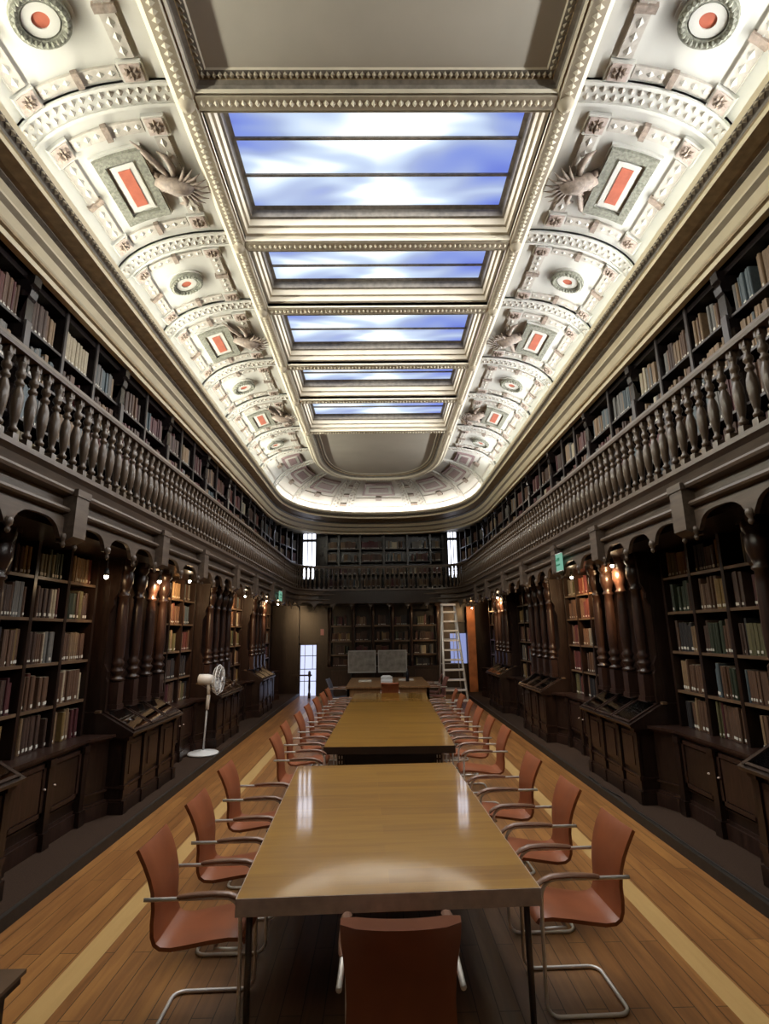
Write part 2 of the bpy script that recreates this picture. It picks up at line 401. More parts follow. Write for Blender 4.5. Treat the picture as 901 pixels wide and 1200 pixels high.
# cornice bands
prof = [(2.96, 4.93, 'cream_dark'), (2.96, 4.82, 'cream_dark'), (2.90, 4.82, 'cornice_cream'), (2.89, 4.86, 'cornice_cream'), (2.86, 4.865, 'gilt_shade_brown'), (2.855, 4.885, 'gilt_shade_brown'),
        (2.845, 4.895, 'cornice_cream'), (2.81, 4.95, 'cornice_cream'), (2.77, 4.975, 'cream_dark'), (2.765, 4.99, 'cornice_cream'), (2.735, 5.03, 'cornice_cream'), (2.70, 5.045, 'moulding_dark'), (2.705, 5.06, 'moulding_dark'),
        (2.66, 5.062, 'gilt_shade_brown'), (2.555, 5.075, 'gilt_shade_brown'), (2.55, 5.11, 'cornice_cream'), (2.535, 5.115, 'cornice_cream'), (2.53, 5.135, 'moulding_dark'), (2.49, 5.17, 'moulding_dark'), (2.475, 5.21, 'cornice_cream'),  # brown soffit and the dark groove before it: shade put into the colours
        (2.52, 5.21, 'cornice_cream'), (2.53, 5.15, 'plaster'), (2.63, 5.13, 'plaster')]
cm = MB()
for (d0, z0, m0), (d1, z1, m1) in zip(prof, prof[1:]):
    cm.loft([loop(cornice_plan(d0), z0), loop(cornice_plan(d1), z1)], m1)
cornice = part('cornice', cm, ceiling)
# bead course on the cornice lip
bm_ = MB(); pl = cornice_plan(2.50)
acc = 0
def walk(pl, step, y_min=1.5):
    out = []; carry = 0
    for p, q in zip(pl, pl[1:]):
        l = sqrt((p[0]-q[0])**2+(p[1]-q[1])**2); t = carry
        while t < l:
            x = lerp(p[0], q[0], t/l); y = lerp(p[1], q[1], t/l)
            if y > y_min: out.append((x, y, (q[0]-p[0])/l, (q[1]-p[1])/l))
            t += step
        carry = t-l
    return out
def stud(mb, c, ax, ay, n, h, mat):     # little pyramid bump
    c = Vector(c); ax = Vector(ax); ay = Vector(ay); n = Vector(n)
    mb.add([tuple(c-ax), tuple(c-ay), tuple(c+ax), tuple(c+ay), tuple(c+n*h)], [(0, 1, 4), (1, 2, 4), (2, 3, 4), (3, 0, 4)], mat)
for x, y, tx, ty in walk(pl, .055):
    nx, ny = -ty, tx
    stud(bm_, (x, y, 5.155), (tx*.026, ty*.026, 0), (nx*.012, ny*.012, .022), (nx*.8, ny*.8, -.55), .022, 'cream_dark')
part('bead_course', bm_, ceiling)

# longitudinal beam following the U
bmb = MB()
def tp(a, z): return loop(plan(a, 11.2, TOP_PLAN['b']-(1.5-a)*1.1, 2.6+(1.5-a)*.8), z)
for (a0, z0), (a1, z1), m_ in (((1.52, 5.77), (1.51, 5.66), 'cream_dark'), ((1.51, 5.66), (1.47, 5.63), 'cream'), ((1.47, 5.63), (1.36, 5.63), 'cream_dark'), ((1.36, 5.63), (1.335, 5.66), 'cream'), ((1.335, 5.66), (1.335, 5.72), 'cream')):
    bmb.loft([tp(a0, z0), tp(a1, z1)], m_)
for x, y, tx, ty in walk(plan(1.415, 11.2, 2.0, 2.66), .05):
    nx, ny = -ty, tx
    stud(bmb, (x, y, 5.632), (tx*.024, ty*.024, 0), (nx*.035, ny*.035, 0), (0, 0, -1), .026, 'cream')
part('beam', bmb, ceiling)
# cross beams
def cross_beam(y, w=.075, far=False):
    b = MB()
    b.box(-1.34, 1.34, y-w, y+w, 5.66, 5.80, 'cream')
    b.box(-1.34, 1.34, y-w*.72, y+w*.72, 5.635, 5.67, 'cream_dark')
    for i in range(52):
        x = -1.3+2.6*i/51
        stud(b, (x, y, 5.637), (.023, 0, 0), (0, .032, 0), (0, 0, -1), .024, 'cream')
    for sx in (-1, 1):     # boss where the beams cross
        b.lathe((sx*1.415, y, 5.57), [(.0, 0), (.03, .005), (.05, .03), (.062, .06), (.07, .07)], 'cream_dark', 10)
    part('cross_beam', b, ceiling)
for y in RIB[:6]: cross_beam(y)
# near flat panel
def ring_rect(mb, steps, y0, y1, X=1.335):
    prev = None
    for ins, z, m_ in steps:
        r = [(-X+ins, y0+ins, z), (X-ins, y0+ins, z), (X-ins, y1-ins, z), (-X+ins, y1-ins, z), (-X+ins, y0+ins, z)]
        if prev: mb.loft([prev, r], m_)
        prev = r
b = MB()
ring_rect(b, [(0, 5.64, 'cream'), (.015, 5.66, 'cream'), (.02, 5.69, 'moulding_dark'), (.05, 5.70, 'moulding_dark'), (.055, 5.715, 'gilt_shade_brown'), (.10, 5.725, 'moulding_dark'), (.11, 5.735, 'cream')], YB, RIB[0]-.075)
b.add([(-1.23, YB, 5.735), (1.23, YB, 5.735), (1.23, RIB[0]-.18, 5.735), (-1.23, RIB[0]-.18, 5.735)], [(0, 1, 2, 3)], 'flat_panel')
for i in range(60):
    x = -1.26+2.52*i/59
    stud(b, (x, RIB[0]-.15, 5.71), (.02, 0, 0), (0, .022, -.008), (0, -.6, -.8), .028, 'cream_dark')
for sx in (-1, 1):
    for i in range(44):
        y = RIB[0]-.2-.045*i
        stud(b, (sx*1.262, y, 5.71), (0, .02, 0), (.022, 0, -.008), (-sx*.6, 0, -.8), .028, 'cream_dark')
part('flat_panel', b, ceiling)
# far flat panel with rounded end
b = MB()
def fp(a, z):
    pts = plan(a, 11.2, 1.95-(1.34-a)*1.2, 2.7, K=4, back=RIB[5]+.07)
    return loop(pts, z)
st = [(1.335, 5.64, ''), (1.32, 5.66, 'cream'), (1.30, 5.69, 'moulding_dark'), (1.255, 5.70, 'moulding_dark'), (1.25, 5.715, 'gilt_shade_brown'), (1.205, 5.725, 'moulding_dark'), (1.195, 5.735, 'cream')]
for (a0, z0, _), (a1, z1, m_) in zip(st, st[1:]): b.loft([fp(a0, z0), fp(a1, z1)], m_)
last = fp(1.195, 5.735); b.add(last, [tuple(range(len(last)))], 'flat_panel')
b.box(-1.3, 1.3, RIB[5]+.07, RIB[5]+.13, 5.66, 5.75, 'cream')
part('flat_panel', b, ceiling)

# skylights
for i in range(5):
    y0, y1 = RIB[i]+.075, RIB[i+1]-.075
    w = thing('window_%d' % (i+1), '', '', (0, (y0+y1)/2, 5.95)); del w['label']; del w['category']; struct(w)
    b = MB(); X = 1.335
    ring_rect(b, [(0, 5.64, 'cream'), (.0, 5.70, 'cream'), (.025, 5.71, 'cream_dark'), (.03, 5.77, 'cream'), (.05, 5.78, 'cream_dark'), (.055, 5.85, 'cream'), (.075, 5.86, 'moulding_dark')], y0, y1)
    part('coffer', b, w)
    b = MB()
    ring_rect(b, [(.075, 5.86, 'moulding_dark'), (.08, 5.94, 'moulding_dark'), (.115, 5.955, 'moulding_dark')], y0, y1)
    part('window_frame', b, w)
    npane = 3; ya, yb = y0+.11, y1-.11
    ya = max(ya, yb-1.22)
    for k in range(npane):
        p0, p1 = lerp(ya, yb, k/npane), lerp(ya, yb, (k+1)/npane)
        b = MB(); b.box(-1.235, 1.235, p0+.008, p1-.008, 5.955, 5.97, 'skylight'); part('window_pane', b, w)
        if k: b = MB(); b.box(-1.235, 1.235, p0-.011, p0+.011, 5.935, 5.972, 'moulding_dark'); part('glazing_bar', b, w)

# ribs and relief panels of the cove
def rib(fn, u, hw, bumps=20):
    b = MB()
    b.slab(fn, u-hw, u+hw, 0, 1, -.01, .022, 'plaster', 2, 16)
    b.slab(fn, u-hw, u-hw*.75, 0, 1, .0, .045, 'plaster', 1, 16)
    b.slab(fn, u+hw*.75, u+hw, 0, 1, .0, .034, 'plaster', 1, 16)
    for i in range(bumps):
        for row in (-.33, .33):
            s = (i+.5+.25*(1 if row > 0 else -1))/bumps; uu = u+row*hw
            p = Vector(fn(uu, s, .022)); n = Vector(fn(uu, s, .05))-p; n.normalize()
            a1 = Vector(fn(uu+hw*.3, s, .022))-p; a2 = Vector(fn(uu, min(1, s+.38/bumps), .022))-p
            stud(b, p, a1, a2, n, .028, 'relief')
    return part('rib', b, ceiling)
def rosette(mb, fn, u, s, hu, hs, mat='relief_pink'):
    mb.slab(fn, u-hu, u+hu, s-hs, s+hs, 0, .034, 'plaster', 2, 2)
    mb.slab(fn, u-hu*.82, u+hu*.82, s-hs*.82, s+hs*.82, .03, .042, mat, 2, 2)
    for k in range(8):
        a = 2*pi*k/8; uu, s2 = u+hu*.42*cos(a), s+hs*.42*sin(a)
        p = Vector(fn(uu, s2, .042)); c = Vector(fn(u, s, .042)); n = (Vector(fn(u, s, .1))-c).normalized()
        r = (p-c)*.75; t = n.cross(r)*.45
        stud(mb, p, r, t, n, .028, 'griffin')
    c = Vector(fn(u, s, .042)); n = (Vector(fn(u, s, .1))-c).normalized(); e1 = Vector(fn(u+hu*.22, s, .042))-c; e2 = Vector(fn(u, s+hs*.22, .042))-c
    stud(mb, c, e1, e2, n, .045, 'griffin')
def band(mb, fn, u0, u1, s0, s1, along):
    mb.slab(fn, u0, u1, s0, s1, 0, .022, 'relief', 4, 4)
    n = 7
    for i in range(n):       # lattice of raised lozenges
        t = (i+.5)/n
        u, s = (lerp(u0, u1, t), (s0+s1)/2) if along == 'u' else ((u0+u1)/2, lerp(s0, s1, t))
        c = Vector(fn(u, s, .022)); nn = (Vector(fn(u, s, .08))-c).normalized()
        du = (u1-u0)/(2*n) if along == 'u' else (u1-u0)*.36; ds = (s1-s0)*.36 if along == 'u' else (s1-s0)/(2*n)
        stud(mb, c, Vector(fn(u+du*.8, s, .022))-c, Vector(fn(u, s+ds*.8, .022))-c, nn, .018, 'plaster')
    # clip in the middle
    um, sm = (u0+u1)/2, (s0+s1)/2
    if along == 'u':
        hu = min(.024, .028*abs(u1-u0)/.35); mb.slab(fn, um-hu, um+hu, s0-.014, s1+.014, .0, .042, 'griffin', 1, 2)
    else:
        hs = .017; mb.slab(fn, u0-(u1-u0)*.15, u1+(u1-u0)*.15, sm-hs, sm+hs, .0, .042, 'griffin', 2, 1)
def ring(mb, fn, uc, sc_, ru, rs, i0, i1, h0, h1, mat, n=28):
    def P(a, r, h): return fn(uc+ru*r*cos(a), sc_+rs*r*sin(a), h)
    mb.grid(lambda a, r: P(a, r, h1), [2*pi*i/n for i in range(n+1)], [i0, i1], mat, False)
    for r in (i0, i1):
        if r > .01: mb.loft([[P(2*pi*i/n, r, h) for i in range(n+1)] for h in (h0, h1)], mat)
def griffin(mb, fn, u, s, sgn):
    c = Vector(fn(u, s, 0)); n = (Vector(fn(u, s, .1))-c).normalized(); e = (Vector(fn(u, s+.05, 0))-c).normalized(); f = n.cross(e)
    def pt(a, b, h): a *= 1.25; b *= 1.3; return tuple(c+e*a+f*b+n*h*1.15)
    # neck and head reaching towards the skylights, open beak, crest of spikes, side wings
    mb.tube([pt(-.16, 0, .0), pt(-.08, 0, .05), pt(.0, 0, .10), pt(.07, 0, .115), pt(.13, 0, .09)], [.055, .07, .075, .062, .03], 'griffin', 8)
    mb.tube([pt(.02, 0, .06), pt(.09, 0, .05), pt(.14, 0, .055)], [.05, .035, .01], 'griffin', 6)
    for k in range(9):
        a = -1.25+2.5*k/8
        mb.tube([pt(.03+.05*cos(a), .05*sin(a), .10), pt(.05+.12*cos(a), .13*sin(a), .13), pt(.06+.17*cos(a), .175*sin(a), .115)], [.016, .012, .002], 'griffin', 5)
    for q in (-1, 1):
        mb.tube([pt(.0, q*.05, .04), pt(.02, q*.13, .07), pt(.0, q*.19, .05), pt(-.05, q*.21, .02)], [.03, .034, .024, .006], 'griffin', 6)
        mb.tube([pt(-.10, q*.03, .02), pt(-.12, q*.06, .035), pt(-.19, q*.05, .02)], [.035, .034, .008], 'griffin', 6)
    for k in range(5):       # folded wing feathers sweeping back from the neck
        mb.tube([pt(-.03, .05, .05), pt(-.05-.015*k, .10+.03*k, .06), pt(-.10-.02*k, .13+.045*k, .03)], [.022, .026, .004], 'griffin', 5)
def relief(fn, u0, u1, kind):
    w = u1-u0; uc = (u0+u1)/2; k = min(1., w/1.4)
    lab = 'relief panel'
    root = bpy.data.objects.new('relief_panel', None); COL.objects.link(root); root.parent = ceiling; root.location = fn(uc, .5, 0)
    uo = w*.335; so, si = .27, .82
    hu, hs = .085*max(.8, k), .062
    b = MB()
    for su in (-1, 1):
        band(b, fn, uc+su*uo-.05*k, uc+su*uo+.05*k, so+hs+.01, si-hs-.01, 's')
    for s in (so, si): band(b, fn, uc-uo+hu+.015, uc+uo-hu-.015, s-.038, s+.038, 'u')
    part('lattice_band', b, root)
    b = MB()
    for su in (-1, 1):
        for s in (so, si): rosette(b, fn, uc+su*uo, s, hu, hs)
    part('corner_rosette', b, root)
    if kind == 'rect':
        b = MB(); a1, a2 = .36*k, .155; cs_ = .53
        b.slab(fn, uc-a1, uc+a1, cs_-a2, cs_+a2, 0, .03, 'plaster', 3, 6)
        for (x0, x1, s0, s1) in ((-a1*.95, -a1*.74, -a2*.95, a2*.95), (a1*.74, a1*.95, -a2*.95, a2*.95), (-a1*.74, a1*.74, -a2*.95, -a2*.60), (-a1*.74, a1*.74, a2*.60, a2*.95)):
            b.slab(fn, uc+x0, uc+x1, cs_+s0, cs_+s1, .02, .06, 'wreath', 3, 5)
        part('wreath', b, root)
        b = MB(); b.slab(fn, uc-a1*.66, uc+a1*.66, cs_-a2*.48, cs_+a2*.48, .02, .045, 'plaster', 2, 4); part('inner_frame', b, root)
        b = MB(); b.slab(fn, uc-a1*.52, uc+a1*.52, cs_-a2*.24, cs_+a2*.24, .03, .05, 'inlay', 2, 4); part('inlay', b, root)
        b = MB(); griffin(b, fn, uc, .80, 1); part('griffin_head', b, root)
    else:
        rr = .19*k; rs = .19/COVE_L; cs_ = .53
        b = MB(); ring(b, fn, uc, cs_, rr, rs, 0, 1.12, 0, .02, 'plaster'); ring(b, fn, uc, cs_, rr, rs, .68, 1.0, .02, .06, 'wreath')
        for i in range(26):
            a = 2*pi*i/26; p = Vector(fn(uc+rr*.84*cos(a), cs_+rs*.84*sin(a), .06)); q = Vector(fn(uc+rr*.84*cos(a+.3), cs_+rs*.84*sin(a+.3), .06)); r = Vector(fn(uc+rr*1.0*cos(a), cs_+rs*1.0*sin(a), .06))
            nn = (Vector(fn(uc, cs_, .1))-Vector(fn(uc, cs_, 0))).normalized()
            stud(b, p, (q-p)*.5, (r-p)*.8, nn, .03, 'wreath')
        part('wreath', b, root)
        b = MB(); ring(b, fn, uc, cs_, rr, rs, .30, .62, .02, .05, 'plaster'); part('inner_frame', b, root)
        b = MB(); ring(b, fn, uc, cs_, rr, rs, 0, .31, .02, .04, 'inlay'); part('inlay', b, root)
for sx in (-1, 1):
    fn = cove_side(sx)
    for i, y in enumerate(RIB):
        if y < YS: rib(fn, y, .095)
    kinds = ['circle', 'rect', 'circle', 'rect', 'circle', 'rect', 'circle']
    ys = [2.02]+RIB[:7]
    for i in range(7): relief(fn, ys[i], ys[i+1]-(0 if i else -.03), kinds[i])
# rounded end: ribs, panels
EW = [.115, .255, .385, .425, .575, .615, .745, .885]
for w in EW: rib(cove_end, w, .011, 14)
for w in (.05, .95):      # last side bays with griffins, where the end begins to turn
    relief(lambda u, s, h, w=w: cove_end(u, s, h), w-.055, w+.055, 'circle') if False else None
def end_panel(w0, w1, s0=.50, s1=.80):
    uc = (w0+w1)/2; hw = (w1-w0)*.32
    root = bpy.data.objects.new('relief_panel', None); COL.objects.link(root); root.parent = ceiling; root.location = cove_end(uc, .5, 0)
    b = MB(); b.slab(cove_end, uc-hw, uc+hw, s0, s1, 0, .04, 'mauve', 4, 4); part('wreath', b, root)
    b = MB(); b.slab(cove_end, uc-hw*.86, uc+hw*.86, s0+.045, s1-.045, .03, .05, 'plaster', 4, 4); part('inner_frame', b, root)
    b = MB(); b.slab(cove_end, uc-hw*.66, uc+hw*.66, s0+.09, s1-.09, .04, .058, 'mauve', 4, 4); part('inlay', b, root)
    b = MB()
    for s in (.22, .40): b.slab(cove_end, uc-hw*1.35, uc+hw*1.35, s, s+.02, 0, .015, 'relief', 6, 1)
    b.slab(cove_end, uc-.008, uc+.008, .38, .46, 0, .04, 'griffin', 1, 1)
    part('lattice_band', b, root)
for a, c in ((.0, .115), (.115, .255), (.255, .385), (.425, .575), (.615, .745), (.745, .885), (.885, 1.)): end_panel(a, c)
for a, c in ((.385, .425), (.575, .615)):
    b = MB(); uc = (a+c)/2
    for s in (.25, .45, .66): b.slab(cove_end, uc-.012, uc+.012, s, s+.05, 0, .03, 'griffin', 1, 1)
    part('clip', b, ceiling)

# cove strip lights hidden behind the cornice lip
def strip(name, pts, mat, label):
    b = MB()
    for p, q in zip(pts, pts[1:]):
        d = Vector((q[0]-p[0], q[1]-p[1], 0)); d.normalize(); n = Vector((-d.y, d.x, 0))*.018
        p3, q3 = Vector((p[0], p[1], 5.165)), Vector((q[0], q[1], 5.165))
        b.add([tuple(p3-n), tuple(q3-n), tuple(q3+n), tuple(p3+n)], [(0, 1, 2, 3)], mat)
    o = b.build(name); tag(o, label, 'light strip', 'strip lights hidden behind the cornice'); return o
sp = cornice_plan(2.565)
right_pts = [p for p in sp[:14]]+sp[14:22]; left_pts = sp[-22:]; end_pts = sp[21:-21]
strip('strip_light', right_pts, 'strip_warm', 'yellowish strip light tucked behind the cornice on the ladder side')
strip('strip_light', left_pts, 'strip_cool', 'cool white strip light tucked behind the cornice on the fan side')
strip('strip_light', end_pts, 'strip_end', 'warm white strip light behind the curved cornice of the end wall')

# ------------------------------------------------------------------ gallery
GP = dict(y0=13.3, b=2.2, n=5.)
def gplan(d, k=48):
    e = d-2.38
    pts = [(d, lerp(YB, 13.3, i/24)) for i in range(24)]
    for i in range(k+1):
        t = pi*i/k
        c, s = cos(t), sin(t)
        pts.append((math.copysign(abs(c)**(2/GP['n']), c)*d, 13.3+(2.2+e)*max(0, s)**(2/GP['n'])))
    return pts+[(-x, y) for x, y in pts[:24][::-1]]
def gz(d, z): return loop(gplan(d), z)
b = MB()
fas = [(3.42, 2.955), (2.40, 2.955), (2.345, 2.965), (2.345, 3.0), (2.36, 3.01), (2.355, 2.985), (2.365, 2.975), (2.40, 2.955), (2.405, 2.885), (2.36, 2.875), (2.35, 2.855), (2.36, 2.835), (2.43, 2.825), (2.43, 2.745), (2.375, 2.735), (2.365, 2.715), (2.375, 2.70), (2.42, 2.69), (2.42, 2.66)]
fas = [(2.62, 3.0), (2.345, 3.0), (2.345, 2.98), (2.365, 2.97), (2.39, 2.955), (2.405, 2.89), (2.36, 2.88), (2.35, 2.86), (2.36, 2.84), (2.43, 2.83), (2.43, 2.745), (2.375, 2.735), (2.365, 2.715), (2.375, 2.70), (2.42, 2.69), (2.42, 2.655)]
for p, q in zip(fas, fas[1:]): b.loft([gz(*p), gz(*q)], 'wood_gallery_lit')
fascia = struct(b.build('trim_3'), 'moulded wooden fascia running round the gallery')
b = MB()
for sx in (-1, 1): b.box(sx*2.5, sx*3.42, YB, 17.9, 2.60, 2.96, 'wood_dark')
b.box(-2.5, 2.5, 15.45, 17.9, 2.60, 2.96, 'wood_dark')
struct(b.build('trim_4'), 'dark wooden floor of the gallery')
# scalloped valance
def arch_z(t):
    t = abs(2*t-1)
    return 2.50+.135*(max(0., 1-(t/.86)**3.2))**.6 if t < .86 else 2.50
def valance_run(pts_fn, s0, s1, n, mb):
    K = n*22; top = []; bot = []; top2 = []; bot2 = []
    for i in range(K+1):
        s = lerp(s0, s1, i/K); x, y, nx, ny = pts_fn(s); t = (i/K*n) % 1.
        if i == K: t = 1.
        z = arch_z(t)
        top.append((x, y, 2.665)); bot.append((x, y, z)); top2.append((x+nx*.035, y+ny*.035, 2.665)); bot2.append((x+nx*.035, y+ny*.035, z))
    mb.loft([top, bot, bot2, top2], 'wood_gallery_lit')
    for k in range(n+1):
        x, y, nx, ny = pts_fn(lerp(s0, s1, k/n))
        mb.lathe((x-nx*.005, y-ny*.005, 2.43), [(.004, 0), (.016, .012), (.02, .03), (.012, .045), (.026, .06), (.03, .09), (.02, .11)], 'wood_gallery_lit', 8)
vb = MB(); bl = MB()
def side_fn(sx): return lambda s: (sx*2.405, s, sx*1., 0.)
NB = {0: 2, 1: 3}
for sx in (-1, 1):
    ed = [1.0]+EDGE[:8]
    for i in range(len(ed)-1):
        n = 3 if i % 2 == 0 else 2
        valance_run(side_fn(sx), ed[i]+.08, ed[i+1]-.08, n, vb)
gp_end = [p for p in gplan(2.405) if p[1] > 13.15]
dd = [0]
for p, q in zip(gp_end, gp_end[1:]): dd.append(dd[-1]+sqrt((p[0]-q[0])**2+(p[1]-q[1])**2))
def end_fn(s):
    j = 0
    while j < len(dd)-2 and dd[j+1] < s: j += 1
    t = (s-dd[j])/(dd[j+1]-dd[j]); p, q = gp_end[j], gp_end[j+1]
    l = dd[j+1]-dd[j]; tx, ty = (q[0]-p[0])/l, (q[1]-p[1])/l
    return (lerp(p[0], q[0], t), lerp(p[1], q[1], t), ty, -tx)
valance_run(end_fn, .1, dd[-1]-.1, 15, vb)
part('valance', vb, fascia)
for sx in (-1, 1):
    for y in EDGE[:8]:
        q = MB(); q.box(sx*2.325, sx*2.45, y-.085, y+.085, 2.515, 2.875, 'wood_gallery_lit')
        q.prism([(2.325, 2.515), (2.45, 2.515), (2.45, 2.47), (2.39, 2.475)], lambda a, c, t, sx=sx: (sx*a, t, c), y-.085, y+.085, 'wood_gallery_lit')
        q.box(sx*2.315, sx*2.345, y-.095, y+.095, 2.83, 2.885, 'wood_gallery_lit')
        part('bracket_block', q, fascia)

# balustrade
BAL = [(.026, 0), (.026, .055), (.016, .06), (.029, .075), (.030, .09), (.017, .105), (.020, .125), (.031, .19), (.0385, .27), (.036, .32), (.024, .365), (.017, .38), (.030, .395), (.030, .41), (.018, .425), (.020, .44), (.032, .46), (.031, .48), (.018, .50), (.024, .53), (.028, .545), (.028, .60)]
balm = MB(); balm.box(-.027, .027, -.027, .027, 0, .055, 'wood_baluster'); balm.lathe((0, 0, 0), BAL[2:], 'wood_baluster', 10); balm.box(-.026, .026, -.026, .026, .555, .60, 'wood_baluster')
bal_o = balm.build('baluster'); bal_me = bal_o.data; bpy.data.objects.remove(bal_o)
def balustrade(pts, label, step=.1375):
    root = thing('balustrade', label, 'balustrade', (pts[len(pts)//2][0], pts[len(pts)//2][1], 3.0), 'gallery balustrades')
    def off(d):
        out = []
        for i, p in enumerate(pts):
            a, c = pts[max(0, i-1)], pts[min(len(pts)-1, i+1)]
            tx, ty = c[0]-a[0], c[1]-a[1]; l = sqrt(tx*tx+ty*ty); out.append((p[0]-ty/l*d, p[1]+tx/l*d))
        return out
    r = MB(); sec = [(-.045, 3.62), (-.05, 3.645), (-.04, 3.675), (0, 3.69), (.04, 3.675), (.05, 3.645), (.045, 3.62), (-.045, 3.62)]
    r.loft([loop(off(d), z) for d, z in sec], 'wood_gallery_lit')
    part('handrail', r, root)
    r = MB(); sec = [(-.045, 3.0), (-.045, 3.022), (.045, 3.022), (.045, 3.0)]
    r.loft([loop(off(d), z) for d, z in sec], 'wood_gallery_lit'); part('bottom_rail', r, root)
    for x, y, tx, ty in walk(pts, step, -9):
        o = bpy.data.objects.new('baluster', bal_me); COL.objects.link(o); o.parent = root
        o.location = (x-root.location.x, y-root.location.y, .02)
        o.rotation_euler.z = math.atan2(ty, tx)
    return root
gp = gplan(2.40)
balustrade([(-2.40, y) for y in [2.3+.1*i for i in range(111)]], 'turned wooden balustrade along the gallery above the fan')
balustrade([(2.40, y) for y in [2.3+.1*i for i in range(111)]], 'turned wooden balustrade along the gallery on the ladder side')
balustrade([p for p in gp if p[1] >= 13.29], 'turned wooden balustrade crossing in front of the tall gallery windows')

# ------------------------------------------------------------------ bookcases
BOOKS = []       # every book: dict with its place
def fill(side, sx, y0, y1, z, dfront, hmax, tag_, axis='y', dens=.93, depth=.19):
    """one compartment of one shelf filled with standing books; axis y: along a side wall, axis x: end wall"""
    y = y0+rnd.uniform(.005, .03); end = y1-rnd.uniform(.0, .12 if rnd.random() < .3 else .03); n = 0
    fam = rnd.choice(FAM)
    while y < end-.02:
        if rnd.random() < .13: fam = rnd.choice(FAM)
        run = 1 if rnd.random() < .5 else rnd.randint(2, 6)
        th = rnd.uniform(.020, .046); h = hmax*rnd.uniform(.76, .98); col = rnd.choice(fam)
        if rnd.random() > dens: y += rnd.uniform(.03, .12)
        lean = rnd.uniform(.08, .2) if rnd.random() < .03 else 0
        for _ in range(run):
            if y+th > end: break
            hh = h*rnd.uniform(.97, 1.0)
            BOOKS.append(dict(sx=sx, y0=y, y1=y+th-.0015, z=z, h=min(hh, hmax), d=dfront+rnd.uniform(.012, .035), col=col, axis=axis, tag=tag_, depth=depth, lab=rnd.random() < .72, lean=lean))
            y += th; n += 1
        if y+.026 > end: break
FAM_L = [['tan', 'brown', 'ochre', 'brown'], ['dark brown', 'brown', 'black'], ['maroon', 'dark red', 'brown'], ['dark green', 'olive', 'dark brown'], ['grey', 'brown', 'dark brown', 'cream'], ['tan', 'brown', 'brown', 'blue-grey'], ['brown', 'dark brown', 'maroon'], ['olive', 'tan', 'black', 'dark brown']]
FAM_U = [['tan', 'brown', 'grey'], ['grey', 'cream', 'tan'], ['maroon', 'dark red', 'brown'], ['tan', 'brown', 'dark brown'], ['blue-grey', 'grey', 'tan'], ['brown', 'dark brown', 'maroon']]
FAM = FAM_L
SHZ = [.825, 1.175, 1.555, 1.945, 2.30]
WHICH = {1: 'nearest', 3: 'second', 5: 'third', 7: 'fourth'}
